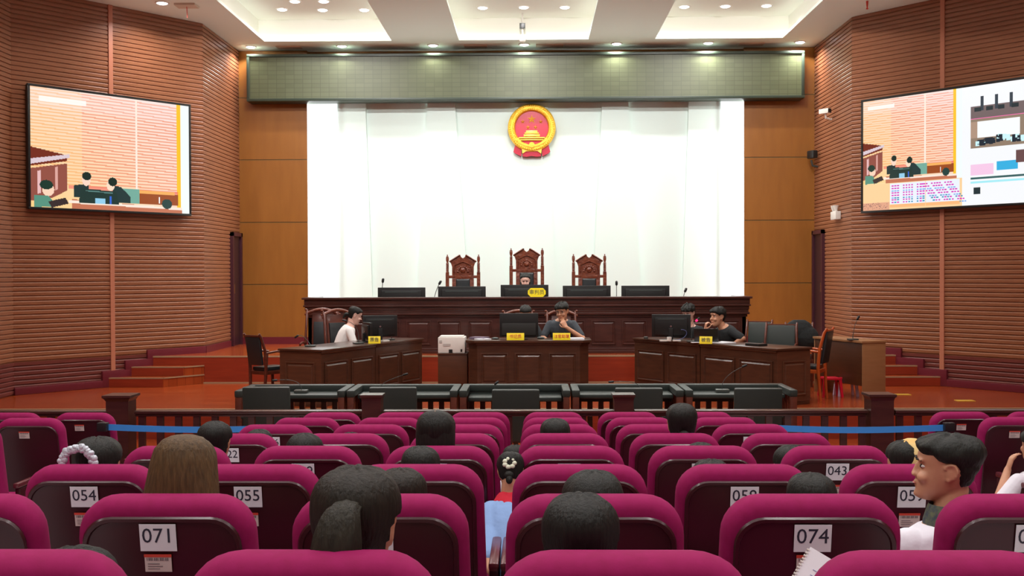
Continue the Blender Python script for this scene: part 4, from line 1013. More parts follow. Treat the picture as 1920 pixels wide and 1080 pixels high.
def scene_pic(img, x0, y0, x1, y1):
    """the courtroom feed: slatted wall, bench corner, two people at a monitor"""
    H, W, _ = img.shape
    fx = lambda x: x0 + (x1 - x0) * x; fy = lambda y: y0 + (y1 - y0) * y
    P = lambda pts: [(fx(a), fy(b)) for a, b in pts]
    rect(img, x0, y0, x1, y1, (255, 226, 170))
    i0, i1, j0, j1 = int(x0 * W), int(x1 * W), int(y0 * H), int(y1 * H)
    gx = np.linspace(0, 1, i1 - i0)[None, :, None]; gy = np.linspace(0, 1, j1 - j0)[:, None, None]
    ca_, cb_, cc_ = np.array((255, 212, 140)) / 255.0, np.array((255, 222, 200)) / 255.0, np.array((255, 236, 240)) / 255.0
    g1 = ca_ * (1 - gx) + cb_ * gx; img[j0:j1, i0:i1] = g1 * (0.35 + 0.65 * gy) + cc_ * 0.65 * (1 - gy)
    k = 0.0
    while k < 0.80:
        for (xa, xb, sl) in ((0.30, 0.94, 0.03), (0.0, 0.30, 0.03)):
            poly(img, P([(xa, k + xa * sl), (xb, k + xb * sl), (xb, k + xb * sl + 0.012), (xa, k + xa * sl + 0.012)]), (240, 120, 84) if xa else (250, 170, 100), 0.55)
        k += 0.027
    rect(img, fx(0.0), fy(0), fx(1), fy(0.16), (255, 236, 236), 0.25); rect(img, fx(0.05), fy(0.07), fx(0.33), fy(0.115), (255, 255, 250), 0.9)
    rect(img, fx(0.635), fy(0.0), fx(0.65), fy(0.84), (255, 240, 225)); rect(img, fx(0.915), fy(0), fx(0.94), fy(1), (255, 200, 50)); rect(img, fx(0.94), fy(0), fx(1), fy(1), (246, 255, 255))
    poly(img, P([(0, 0.50), (0.21, 0.55), (0.21, 0.60), (0, 0.66)]), (120, 50, 36)); poly(img, P([(0, 0.60), (0.225, 0.54), (0.225, 0.57), (0, 0.645)]), (226, 206, 214))
    poly(img, P([(0, 0.68), (0.21, 0.62), (0.21, 0.85), (0.12, 0.92), (0, 0.95)]), (150, 84, 72)); poly(img, P([(0.04, 0.7), (0.06, 0.69), (0.06, 0.88), (0.04, 0.89)]), (236, 190, 190)); poly(img, P([(0.14, 0.66), (0.155, 0.65), (0.155, 0.84), (0.14, 0.86)]), (226, 170, 160))
    rect(img, fx(0.22), fy(0.80), fx(0.92), fy(0.83), (240, 90, 90), 0.5)
    rect(img, fx(0.65), fy(0.83), fx(0.92), fy(0.93), (160, 80, 40)); rect(img, fx(0.65), fy(0.81), fx(0.9), fy(0.835), (250, 180, 100))
    poly(img, P([(0.24, 0.92), (0.95, 0.955), (0.95, 1.0), (0.24, 1.0)]), (200, 120, 90)); poly(img, P([(0.22, 0.93), (0.95, 0.95), (0.95, 0.97), (0.22, 0.955)]), (255, 236, 220))
    poly(img, P([(0.55, 0.80), (0.66, 0.80), (0.66, 0.93), (0.55, 0.93)]), (120, 176, 160))
    poly(img, P([(0.25, 0.80), (0.34, 0.78), (0.34, 0.90), (0.25, 0.90)]), (40, 60, 60)); ell2(img, fx(0.325), fy(0.75), 0.026 * (x1 - x0), 0.05 * (y1 - y0), (255, 220, 200)); ell2(img, fx(0.328), fy(0.715), 0.028 * (x1 - x0), 0.035 * (y1 - y0), (30, 50, 44))
    poly(img, P([(0.48, 0.78), (0.54, 0.79), (0.60, 0.87), (0.60, 0.93), (0.5, 0.93)]), (40, 62, 62)); ell2(img, fx(0.475), fy(0.785), 0.025 * (x1 - x0), 0.045 * (y1 - y0), (255, 225, 200)); ell2(img, fx(0.488), fy(0.75), 0.028 * (x1 - x0), 0.038 * (y1 - y0), (30, 50, 44))
    poly(img, P([(0.29, 0.82), (0.51, 0.835), (0.53, 0.95), (0.28, 0.95)]), (36, 60, 56)); poly(img, P([(0.32, 0.835), (0.49, 0.845), (0.49, 0.855), (0.32, 0.845)]), (90, 130, 126)); rect(img, fx(0.38), fy(0.90), fx(0.44), fy(0.95), (150, 210, 240)); rect(img, fx(0.47), fy(0.88), fx(0.48), fy(0.95), (60, 110, 220))
    ell2(img, fx(0.10), fy(0.85), 0.035 * (x1 - x0), 0.055 * (y1 - y0), (255, 216, 190)); ell2(img, fx(0.09), fy(0.81), 0.038 * (x1 - x0), 0.04 * (y1 - y0), (30, 60, 50)); poly(img, P([(0.02, 0.90), (0.10, 0.90), (0.16, 0.99), (0.02, 1)]), (90, 150, 130)); poly(img, P([(0.10, 0.95), (0.2, 0.91), (0.22, 0.96), (0.12, 1)]), (60, 50, 50))
    ell2(img, fx(0.845), fy(0.92), 0.035 * (x1 - x0), 0.045 * (y1 - y0), (40, 70, 66)); rect(img, fx(0.79), fy(0.86), fx(0.797), fy(0.92), (255, 255, 255))
rng = np.random.RandomState(3)
def paint_left(img): scene_pic(img, 0, 0, 1, 1)
def paint_right(img):
    img[:] = (250 / 255, 252 / 255, 1)
    scene_pic(img, 0, 0, 0.575, 0.76)
    rect(img, 0, 0.76, 0.575, 1, (255, 214, 160)); rect(img, 0, 0.93, 0.16, 1, (230, 170, 140)); H, W, _ = img.shape
    for k in range(60): rect(img, rng.uniform(0, 0.15), rng.uniform(0.93, 0.985), 0.0, 0.0, (120, 90, 90))
    for (xa, xb) in ((0.165, 0.37), (0.375, 0.56)):
        rect(img, xa, 0.765, xb, 0.985, (240, 246, 255))
        n = 9
        for r in range(n):
            for c in range(12):
                if c in (3, 8): continue
                x = xa + (xb - xa) * (0.05 + c / 12.5) + (0.01 * (r - 4) if xa > 0.3 else 0.0); y = 0.785 + r * 0.021
                rect(img, x, y, x + 0.011, y + 0.012, ((60, 150, 190) if rng.rand() < 0.5 and r > 4 else ((220, 60, 190) if r % 3 < 2 else (140, 180, 240))))
        rect(img, xa, 0.955, xb, 0.985, (255, 190, 130))
    # right column of small feeds
    xa = 0.62
    rect(img, xa, 0.17, 1, 0.27, (120, 104, 104)); 
    for q in (0.67, 0.745, 0.82): rect(img, q, 0.09, q + 0.016, 0.21, (60, 70, 80))
    for q in (0.64, 0.70, 0.76, 0.83, 0.90): rect(img, q, 0.18, q + 0.035, 0.215, (46, 56, 60))
    rect(img, xa, 0.27, 1, 0.28, (250, 120, 180)); rect(img, xa, 0.28, 1, 0.52, (150, 130, 112)); rect(img, xa + 0.035, 0.30, 0.87, 0.44, (252, 255, 255)); rect(img, xa, 0.30, xa + 0.035, 0.44, (180, 150, 130))
    for k in range(60): x = rng.uniform(0.64, 0.9); rect(img, x, 0.42 + abs(x - 0.77) * 0.2 + rng.uniform(0, 0.05), x + 0.02, 0.44 + abs(x - 0.77) * 0.2 + rng.uniform(0, 0.05), (40, 50, 60) if rng.rand() < 0.7 else (210, 250, 255))
    rect(img, xa, 0.66, 0.74, 0.75, (250, 206, 236)); rect(img, 0.755, 0.65, 0.86, 0.72, (60, 180, 230)); rect(img, 0.85, 0.57, 0.90, 0.67, (110, 80, 80)); rect(img, xa, 0.765, 1, 0.785, (60, 100, 100)); rect(img, xa, 0.80, 1, 0.82, (170, 240, 250)); rect(img, 0.635, 0.85, 0.672, 0.91, (40, 56, 60))
def wall_screen(pl, side, pxs, label, paint, W, H, extend=0.0):
    a = Vector(pl[1]); b = Vector(pl[2]); u = (b - a).normalized(); nn = Vector((-u.y, u.x)) * side; dpt = 0.13
    def hit(px, py):
        d = ray(px, py); q = a + nn * dpt; rr = d.x / d.y; t = (rr * q.y - q.x) / (u.x - rr * u.y); p = q + u * t; return t, CAMZ + d.z * p.y / d.y
    (t0, z0), (t1, z1) = hit(*pxs[0]), hit(*pxs[1])      # near-back-wall top, and bottom
    (t2, z2) = hit(*pxs[2])
    ta, tb = t0, t2 + extend; zt3, zb3 = z0, z1
    wd, ht = tb - ta, zt3 - zb3; mid = a + u * (ta + tb) / 2
    t = thing('wall_screen', label, 'wall screen', (mid.x, mid.y, (zt3 + zb3) / 2))
    ux = u if side < 0 else -u
    M3 = Matrix(((ux.x, -nn.x, 0), (ux.y, -nn.y, 0), (0, 0, 1))); t.rotation_euler = M3.to_euler()
    o = MB().box(-wd / 2, wd / 2, dpt - 0.095 - 0.03, dpt - 0.035, -ht / 2, ht / 2) if False else None
    mid = mid + nn * dpt; t.location = (mid.x, mid.y, (zt3 + zb3) / 2)
    fr = 0.035
    MB().box(-wd / 2 + 0.01, wd / 2 - 0.01, 0.004, 0.075, -ht / 2 + 0.01, ht / 2 - 0.01).build('casing', BLACKP, t)
    obj_from('picture', screen_mesh('picture', W, H, paint, wd - 2 * fr, ht - 2 * fr, 1.0), t)
    m = MB(); m.box(-wd / 2, wd / 2, -0.012, 0.03, ht / 2 - fr, ht / 2).box(-wd / 2, wd / 2, -0.012, 0.03, -ht / 2, -ht / 2 + fr).box(-wd / 2, -wd / 2 + fr, -0.012, 0.03, -ht / 2 + fr, ht / 2 - fr).box(wd / 2 - fr, wd / 2, -0.012, 0.03, -ht / 2 + fr, ht / 2 - fr)
    m.build('bezel', BLACKP, t, bevel=0.004); MB().box(-0.2, 0.2, 0.075, dpt - 0.002, -0.15, 0.15).build('bracket', BLACKP, t)
    return t
wall_screen(WL, 1, ((357, 196), (357, 405), (51, 157)), 'large wall screen on the left slatted wall showing two people at a desk', paint_left, 256, 172)
wall_screen(WR, -1, ((1615, 188), (1615, 400), (1908, 150)), 'large wall screen on the right slatted wall showing several camera feeds', paint_right, 310, 176, extend=0.45)

# ------------------------------------------------------------------ doors, cameras, fittings on the side walls
for i, (x, s, y0, y1) in enumerate(((XL, 1, 19.68, 20.34), (XR, -1, 19.62, 20.34))):
    d = thing('door_%d' % (i + 1), 'dark maroon door', 'door', (x, 0, ZP)); d['kind'] = 'structure'; del d['category']; del d['label']
    hh = 2.06; q = lambda a, b: sorted((s * a, s * b))
    a, b = q(0.0, 0.035); MB().box(a, b, y0 + 0.07, y1 - 0.07, 0, hh - 0.07).build('door_leaf', mat('door_dark', srgb(50, 26, 34), 0.4), d)
    a, b = q(0.0, 0.07); MB().box(a, b, y0, y0 + 0.075, 0, hh).box(a, b, y1 - 0.07, y1, 0, hh).box(a, b, y0, y1, hh - 0.07, hh).build('door_frame', mat('door_frame', srgb(70, 34, 44), 0.35), d)
    a, b = q(0.035, 0.06); MB().box(a, b, y0 + 0.11, y0 + 0.15, 0.95, 1.12).build('door_handle', CHROME, d)
def onwall(px, py, Y=None):
    d = ray(px, py); X = XR; t = X / d.x; return Vector((X, d.y * t, CAMZ + d.z * t))
p = onwall(1562, 213); t = thing('security_camera', 'white box security camera on the right slatted wall corner', 'camera', (p.x - 0.02, p.y, p.z), 0)
MB().tube([(0.0, 0, -0.10), (-0.02, 0, -0.10), (-0.12, -0.05, -0.08), (-0.12, -0.05, 0.0)], 0.018, 8).build('arm', WHITEP, t, smooth=60); MB(TR(-0.14, -0.08, 0.03, R(35))).box(-0.045, 0.045, -0.10, 0.10, -0.04, 0.04).build('casing', WHITEP, t, bevel=0.008); MB(TR(-0.14, -0.08, 0.03, R(35))).box(-0.04, 0.04, -0.104, -0.10, -0.035, 0.035).build('lens_cover', BLACKP, t)
p = at(1513, 300, 20.25); t = thing('security_camera', 'black camera on a bracket high in the right back corner', 'camera', (XR - 0.02, 20.1, p.z), 0)
MB().tube([(0, 0, -0.14), (-0.1, -0.02, -0.12), (-0.12, -0.02, -0.02)], 0.02, 8).build('bracket', GREYP, t, smooth=60); MB(TR(-0.12, -0.04, 0.06, R(20))).box(-0.05, 0.05, -0.12, 0.08, -0.055, 0.09).build('casing', BLACKP, t, bevel=0.02)
p = onwall(1574, 402); t = thing('emergency_light', 'white twin-head emergency light on the right corner wall', 'emergency light', (p.x - 0.02, p.y, p.z), 0)
MB().box(-0.09, 0.0, -0.16, 0.16, -0.09, 0.05).build('casing', WHITEP, t, bevel=0.01)
for s in (-1, 1): MB(TR(-0.06, s * 0.07, 0.10, R(-20 * s))).lathe([(0.02, -0.05), (0.045, 0.02), (0.05, 0.05), (0.001, 0.05)], 12).build('lamp_head', WHITEP, t, smooth=40)
# ceiling fittings
for i, (px, py, wd) in enumerate(((545, 91, 0.45), (893, 91, 0.42), (1405, 86, 0.45), (1030, 93, 0.5))):
    p = atz(px, py, ZC); o = MB().box(-wd / 2, wd / 2, -0.12, 0.12, -0.012, 0.0).build('ceiling_vent', VENTM, bevel=0.003); o.location = (p.x, min(p.y, 20.05), ZC); tag(o, 'flat beige ceiling grille %s' % ('by the left end of the LED display', 'left of the centre downlight', 'by the right end of the LED display', 'just right of the centre downlight')[i], 'vent')
p = atz(350, 9, ZC); t = thing('speaker_hatch', 'open ceiling box with a red cord hanging, upper left', 'ceiling box', (p.x, p.y, ZC)); MB().box(-0.16, 0.16, -0.12, 0.12, -0.03, 0.0).build('hatch', VENTM, t); MB().tube([(0.0, 0, -0.03), (0.01, 0, -0.2)], 0.006, 6).build('cord', REDINK, t)
p = atz(1626, 2, ZC); t = thing('sprinkler', 'small red sprinkler hanging from the ceiling, upper right', 'sprinkler', (p.x, p.y, ZC)); MB().lathe([(0.02, 0), (0.015, -0.06), (0.008, -0.1), (0.02, -0.12), (0.001, -0.13)], 10).build('nozzle', REDINK, t)
p = atz(980, 80, ZC); t = thing('dome_camera', 'small white ceiling camera with black cap at the centre tray edge', 'camera', (p.x, p.y - 0.45, ZC)); 
MB().tube([(0, 0, 0.42), (0, 0, 0.02)], 0.014, 8).build('stem', WHITEP, t); MB().lathe([(0.001, -0.10), (0.05, -0.08), (0.07, -0.03), (0.06, 0.0), (0.001, 0.01)], 14).build('dome', WHITEP, t, smooth=50); MB().box(-0.05, 0.05, -0.05, 0.05, 0.15, 0.24).build('cap', BLACKP, t, bevel=0.006)

# ================================================================== PEOPLE
SKIN = mat('skin', srgb(206, 152, 120), 0.5, col2=srgb(198, 142, 110), nscale=(14, 14, 14)); SKIN.node_tree.nodes['Principled BSDF'].inputs['Subsurface Weight'].default_value = 0.08
SKIN.node_tree.nodes['Principled BSDF'].inputs['Subsurface Radius'].default_value = (0.02, 0.008, 0.004)
SKINF = mat('fair_skin', srgb(228, 182, 164), 0.5)
EYEW = mat('eye_white', srgb(232, 228, 224), 0.25); IRIS = mat('iris', srgb(34, 22, 18), 0.15); BROW = mat('brow_hair', srgb(34, 26, 24), 0.8); LIPM = mat('lip', srgb(176, 92, 84), 0.45)
def hairmat(name, c):
    m = mat(name, srgb(*c), 0.55, spec=0.25, bump=0.9, bscale=(130, 130, 9), bdist=0.004, col2=srgb(*[int(q * 0.7) for q in c]), nscale=(90, 90, 7)); return m
HBLK = hairmat('black_hair', (34, 33, 29)); HBRN = hairmat('brown_hair', (98, 74, 46)); HDK = hairmat('dark_brown_hair', (42, 36, 28)); HTAIL = hairmat('ponytail_hair', (50, 46, 36)); HSHORT = hairmat('cropped_hair', (36, 37, 32))
LV = [(-0.114, .062, .022, .014), (-0.108, .082, .005, .032), (-0.095, .090, -.015, .045), (-0.078, .090, -.040, .054), (-0.060, .089, -.055, .060), (-0.042, .088, -.066, .065), (-0.022, .086, -.076, .069), (-0.004, .083, -.084, .072), (0.014, .081, -.091, .074), (0.03, .084, -.095, .0755), (0.045, .088, -.098, .076), (0.062, .086, -.099, .0755), (0.078, .078, -.095, .071), (0.092, .064, -.086, .062), (0.103, .044, -.068, .048), (0.110, .02, -.045, .030), (0.113, -.004, -.022, .010)]
def head_rings(n=36, grow=None):
    rings = []
    zs_ = []; 
    for i in range(len(LV) - 1):
        for q in (0, 0.5): zs_.append([LV[i][k] * (1 - q) + LV[i + 1][k] * q for k in range(4)])
    zs_.append(list(LV[-1]))
    for z, yf, yb, w_ in zs_:
        r = []; mid = (yf + yb) / 2; hf = (yf - yb) / 2
        for k in range(n):
            a = 2 * PI * k / n; sx, cy = math.sin(a), math.cos(a)
            e = 0.92
            x = w_ * math.copysign(abs(sx) ** e, sx); y = mid + hf * math.copysign(abs(cy) ** e, cy)
            p = Vector((x, y, z))
            if grow: p = grow(p, a, z, Vector((sx, cy, 0)))
            r.append(p)
        rings.append(r)
    return rings
def hair_cap(mb, M, thick=0.014, front=0.07, temple=0.03, nape=-0.07, seed=0, mess=0.0, ear=0.022, top=0.0):
    def gr(p, a, z, nrm):
        aa = abs(math.atan2(math.sin(a), math.cos(a))) * 180 / PI
        pts = [(0, front), (35, front - 0.006), (58, temple + 0.012), (72, temple - 0.01), (84, ear), (100, ear - 0.005), (110, nape + 0.05), (120, nape + 0.015), (135, nape), (180, nape)]
        for (a0, v0), (a1, v1) in zip(pts[:-1], pts[1:]):
            if a0 <= aa <= a1: zl = v0 + (v1 - v0) * (aa - a0) / (a1 - a0)
        t = (z - zl) / 0.018; t = max(0.0, min(1.0, t)); t = t * t * (3 - 2 * t)
        nv = noise.noise(Vector((math.sin(a) * 4, math.cos(a) * 4, z * 45)) + Vector((seed * 3.7, 0, 0)))
        o = -0.008 + (thick + mess * nv + top * max(0.0, min(1.0, (z - 0.03) / 0.05)) + 0.008 + 0.0025 * math.sin(7 * a + seed) * 1.0) * t
        up = max(0.0, (z - 0.04) / 0.07); dirn = (nrm * (1 - 0.75 * up) + Vector((0, 0, 1)) * up)
        return p + dirn.normalized() * o
    mb.loft(head_rings(56, gr), 0, M)
def head_solid(mb, M, nose=1.0):
    mb.loft(head_rings(28), 0, M)
    mb.caps((0, .084, .014), (0, .084 + .016 * nose, -.018), .009, .0115, 10, M=M)      # nose
    mb.ell((0, .086 + .017 * nose, -.020), (.0125, .011, .009), 6, M=M)
    for s in (-1, 1):
        mb.ell((s * .0115, .095, -.022), (.008, .010, .008), 5, M=M)
        mb.ell((s * .031, .078, .036), (.021, .012, .007), 6, M=M)         # brow
        mb.ell((s * .038, .070, -.026), (.022, .020, .022), 6, M=M)        # cheek
        mb.ell((s * .076, -.006, .002), (.007, .016, .026), 8, M=M)
        mb.tube([(s * (.079 + .006 * math.sin(q_ * PI)), -.006 + .019 * math.cos(b_), .006 + .028 * math.sin(b_)) for q_, b_ in [(k_ / 12, R(15) + R(235) * k_ / 12) for k_ in range(13)]], .0048, 8, M=M)
        mb.ell((s * .078, -.001, -.024), (.006, .009, .010), 6, M=M)
    mb.ell((0, .088, -.048), (.021, .0085, .006), 6, M=M); mb.ell((0, .086, -.060), (.018, .0085, .0065), 6, M=M)
    mb.ell((0, .082, -.093), (.020, .014, .014), 6, M=M)
def hand(mb, wrist, dirv, palm_n, s=1.0, curl=0.5, fr=0.0085, thumb=1, spread=0.1):
    """wrist point, direction of fingers, palm normal (the side the palm faces)"""
    d = Vector(dirv).normalized(); n = Vector(palm_n); n = (n - d * n.dot(d)).normalized(); x = d.cross(n)
    Wp = Vector(wrist)
    def P(a, b, c): return Wp + (d * a + x * b + n * c) * s
    rings = []
    for a, hw, ht in ((-0.012, .024, .018), (0.01, .028, .017), (0.04, .037, .015), (0.07, .041, .0135), (0.088, .040, .011), (0.096, .034, .006)):
        rings.append([P(a, hw * math.cos(b), ht * math.sin(b)) for b in [2 * PI * j / 14 for j in range(14)]])
    mb.loft(rings)
    for i, (bx, L) in enumerate(((-.030, .070), (-.0105, .078), (.010, .073), (.029, .057))):
        c = curl * (0.85 + 0.12 * i); p = P(0.084, bx, 0.0); ang = 0.15 + c * 0.5; rr = [fr, fr * .95, fr * .88, fr * .78]
        for k, fL in enumerate((0.46, 0.31, 0.23)):
            q = p + (d * math.cos(ang) + n * math.sin(ang) + x * (spread * (bx / .03))).normalized() * L * fL * s
            mb.caps(p, q, rr[k] * s, rr[k + 1] * s, 8); p = q; ang += c * 0.9
    b0 = P(0.018, -.026 * thumb, 0.004); b1 = P(0.048, -.052 * thumb, 0.014 + .012 * curl); b2 = P(0.078, -.055 * thumb, 0.026 + .02 * curl); b3 = P(.100, -.048 * thumb, 0.036 + .02 * curl)
    mb.caps(b0, b1, .0135 * s, .011 * s, 8); mb.caps(b1, b2, .0105 * s, .0095 * s, 8); mb.caps(b2, b3, .0095 * s, .0075 * s, 8)
def ringat(c, rx, ry, Rm, n=18, sq=0.85):
    c = Vector(c); return [c + Rm @ Vector((rx * math.copysign(abs(math.cos(a)) ** sq, math.cos(a)), ry * math.copysign(abs(math.sin(a)) ** sq, math.sin(a)), 0)) for a in [2 * PI * k / n for k in range(n)]]
def torso(mb, lean, g=0.0, sx=1.0, top=True, bottom=True, twist=0):
    Rm = Matrix.Rotation(-lean, 3, 'X')
    prof = [(-0.05, .135, .10), (0.0, .165, .115), (0.08, .150, .108), (0.18, .132, .098), (0.29, .146, .108), (0.38, .160, .108), (0.44, .168, .095), (0.485, .150, .078), (0.515, .085, .062), (0.535, .060, .056)]
    if not top: prof = prof[:9]
    mb.loft([ringat(Rm @ Vector((0, 0.0, z)), rx * sx + g, ry * (0.5 + 0.5 * sx) + g, Rm) for z, rx, ry in prof])
    return Rm
def make_person(name, label, loc, rz, s=1.0, hs=1.0, lean=0.08, head=(0, 0, 0), headoff=(0, 0.02, 0), arms=None, skin=None, shirt=None, sleeve=0.6, trousers=None, hair=None, hairfn=None, cap=dict(), voxel=0.008, glasses=False, collar=None, group=None, sx=1.0, extra=None, legs=True, bodymesh=None, curl=0.5, hscale=(1, 1, 1), nose=1.0):
    """local +y is the way the body faces; origin is the seat height under the hips"""
    t = thing(name, label, 'person', loc, rz, group); t.scale = (s, s, s)
    Rm = Matrix.Rotation(-lean, 3, 'X'); hz = 0.10
    Z0 = Vector((0, 0, hz))
    neck = Z0 + Rm @ Vector((0, 0, 0.535)); hc = neck + Vector(headoff) + Rm @ Vector((0, 0.0, 0.0)) + Vector((0, 0.015, 0.155 * 1.0))
    HM = Matrix.Translation(hc) @ Euler((head[1], head[2], head[0]), 'XYZ').to_matrix().to_4x4() @ Matrix.Diagonal((hs * hscale[0], hs * hscale[1], hs * hscale[2], 1))
    body = MB(); body.M = I4
    tb_ = MB(Matrix.Translation(Z0)); torso(tb_, lean, 0, sx); body.v += tb_.v; body.f += tb_.f; body.m += tb_.m
    body.caps(neck - Vector((0, 0, .04)), HM @ Vector((0, -0.02, -0.06)), .056, .052 * hs, 14)
    head_solid(body, HM, nose)
    sh = [Z0 + Rm @ Vector((q * 0.155 * sx, 0, 0.45)) for q in (-1, 1)]
    A = arms or {}
    cl = MB(); 
    if shirt:
        c2 = MB(Matrix.Translation(Z0)); torso(c2, lean, 0.013, sx, top=False); cl.v += c2.v; cl.f += c2.f; cl.m += c2.m
    for i, q in enumerate((-1, 1)):
        el, wr, hd, pn = A.get(q, ((q * 0.235, 0.04, 0.30), (q * 0.11, 0.25, 0.20), (-q * 0.35, 1, -0.25), (0, -0.2, -1)))
        el, wr = Vector(el), Vector(wr)
        body.caps(sh[i], el, .048, .040, 12); body.caps(el, wr, .040, .026, 12)
        cc = (A.get('curl', {}) or {}).get(q, curl)
        hand(body, wr, hd, pn, 1.0, cc, thumb=A.get('thumb', {}).get(q, q) if isinstance(A.get('thumb'), dict) else q)
        if shirt:
            if sleeve <= 1: cl.caps(sh[i], sh[i].lerp(el, sleeve), .062, .057, 12)
            else: cl.caps(sh[i], el, .060, .052, 12); cl.caps(el, el.lerp(wr, sleeve - 1), .052, .040, 12)
    pt = MB()
    if legs:
        for q in (-1, 1):
            hp = Vector((q * 0.085, 0.03, hz - 0.005)); kn = Vector((q * 0.10, 0.44, hz + 0.0)); an = Vector((q * 0.10, 0.40, hz - 0.40))
            body.caps(hp, kn, .080, .055, 12); body.caps(kn, an, .052, .036, 12); body.caps(an, an + Vector((0, .13, -.03)), .036, .026, 10)
            pt.caps(hp, kn, .092, .067, 12); pt.caps(kn, kn.lerp(an, .95), .065, .05, 12)
            sh_ = MB(); sh_.loft([[an + Vector((x_, y_, z_)) for x_, z_ in [(w2 * math.cos(b), -.045 + h2 * math.sin(b)) for b in [2 * PI * j / 12 for j in range(12)]]] for y_, w2, h2 in ((-.07, .015, .015), (-.06, .036, .035), (0, .042, .045), (.10, .046, .032), (.17, .036, .022), (.19, .015, .01))])
            sh_.build('shoe', mat('shoe', srgb(40, 38, 42), 0.5), t, smooth=50)
        pt.ell((0, 0, hz + 0.03), (.18, .135, .11), 10)
    me = bodymesh or remeshed(body, 'body', skin or SKIN, voxel, 3)
    obj_from('body', me, t)
    if shirt:
        ne = MB(); cl.ell(tuple(Z0 + Rm @ Vector((0, 0, .485))), (.085, .07, .035), 8)
        obj_from('shirt', remeshed(cl, 'shirt', shirt, max(voxel, 0.009), 4), t)
    if legs: obj_from('trousers', remeshed(pt, 'trousers', trousers or mat('dark_trousers', srgb(38, 40, 52), 0.8), 0.012, 4), t)
    for q in (-1, 1):
        MB(HM).ell((q * .031, .0685, .014), (.0135, .0115, .0070), 8).build('eye', EYEW, t, smooth=60)
        MB(HM).ell((q * .031, .0768, .014), (.0078, .0045, .0072), 8).build('iris', IRIS, t, smooth=60)
        m = MB(HM); m.tube([(q * .014, .0895, .034), (q * .030, .0900, .039), (q * .048, .078, .035)], [.003, .0038, .002], 6); m.build('eyebrow', BROW, t, smooth=60)
    MB(HM).ell((0, .0915, -.0535), (.018, .0075, .0030), 6).build('lips', LIPM, t, smooth=60)
    if hair:
        hm = MB(); hair_cap(hm, HM, **cap)
        if hairfn: hairfn(hm, HM)
        hm.build('hair', hair, t, smooth=70)
    if glasses:
        g_ = MB(HM)
        for q in (-1, 1):
            g_.tube([(q * .032 + .022 * math.cos(b), .093, .012 + .017 * math.sin(b)) for b in [2 * PI * j / 16 for j in range(17)]], .0018, 6)
            g_.tube([(q * .054, .092, .016), (q * .076, .04, .018), (q * .078, -.005, .016)], .0018, 6)
        g_.tube([(-.012, .094, .014), (.012, .094, .014)], .0018, 6); g_.build('glasses', BLACKP, t)
    if extra: extra(t, HM)
    t['_head'] = 0; del t['_head']
    return t, HM

# hair styles ------------------------------------------------------------
def strand(mb, pts, rs, M, flat=1.0, n=18, waves=5, seed=0):
    """lock of hair: ribbed tapered tube"""
    pts = [M @ Vector(p) for p in pts]; N = 5 * (len(pts) - 1) + 1; P2 = []; R2 = []
    for k in range(N):
        u_ = k / (N - 1) * (len(pts) - 1); i = min(int(u_), len(pts) - 2); q = u_ - i
        p0, p1, p2, p3 = pts[max(i - 1, 0)], pts[i], pts[i + 1], pts[min(i + 2, len(pts) - 1)]
        P2.append(0.5 * ((2 * p1) + (p2 - p0) * q + (2 * p0 - 5 * p1 + 4 * p2 - p3) * q * q + (3 * p1 - p0 - 3 * p2 + p3) * q ** 3)); R2.append(rs[i] * (1 - q) + rs[i + 1] * q)
    rings = []; up = Vector((1, 0.02, 0)); 
    for k, p in enumerate(P2):
        t = (P2[min(k + 1, N - 1)] - P2[max(k - 1, 0)]).normalized(); a = (up - t * up.dot(t)).normalized(); b = t.cross(a)
        rings.append([p + (a * math.cos(g_) + b * math.sin(g_) * flat) * R2[k] * (1 + 0.07 * math.sin(waves * g_ + seed)) for g_ in [2 * PI * j / n for j in range(n)]])
    mb.loft(rings)
def low_pony(mb, M): pass
def low_tail(mb, M): 
    strand(mb, [(0.01, -.085, .0), (0.012, -.122, -.012), (0.014, -.142, -.06), (0.02, -.14, -.18)], [.026, .017, .042, .04], M, n=22, waves=9)
def high_pony(mb, M): pass
def high_tail(mb, M):
    strand(mb, [(.012, -.085, .05), (.012, -.125, .062), (.008, -.15, .01), (.004, -.155, -.12), (.008, -.15, -.27)], [.034, .040, .062, .074, .06], M, flat=0.6, n=24, waves=9)
def bun_low(mb, M): mb.ell((0, -.105, -.045), (.03, .026, .028), 10, M=M); mb.ell((0.004, -.115, -.075), (.022, .018, .03), 8, M=M)
def long_hair(mb, M):
    rings = []
    for z, rx, y0, ry in ((.134, .012, -.03, .014), (.131, .036, -.03, .04), (.12, .062, -.025, .07), (.095, .086, -.02, .092), (.055, .099, -.02, .1), (.02, .104, -.03, .096), (-.03, .112, -.045, .086), (-.10, .120, -.06, .075), (-.18, .126, -.07, .062), (-.25, .125, -.075, .05), (-.30, .10, -.075, .03)):
        rings.append([(rx * math.cos(a) * (1 + .02 * math.sin(11 * a)), min(y0 + ry * math.sin(a) * (1 + .03 * math.sin(17 * a)), .02 if z < .05 else .2), z) for a in [2 * PI * k / 44 for k in range(44)]])
    mb.loft(rings, 0, M)
def bob(mb, M):
    rings = []
    for z, rx, y0, ry in ((.131, .012, -.02, .014), (.127, .036, -.02, .04), (.112, .064, -.02, .07), (.075, .087, -.02, .086), (.02, .092, -.03, .078), (-.04, .090, -.035, .072), (-.09, .08, -.04, .06), (-.115, .06, -.045, .04)):
        rings.append([(rx * math.cos(a) * (1 + .02 * math.sin(9 * a)), min(y0 + ry * math.sin(a), .03 if z < .06 else .2), z) for a in [2 * PI * k / 36 for k in range(36)]])
    mb.loft(rings, 0, M)

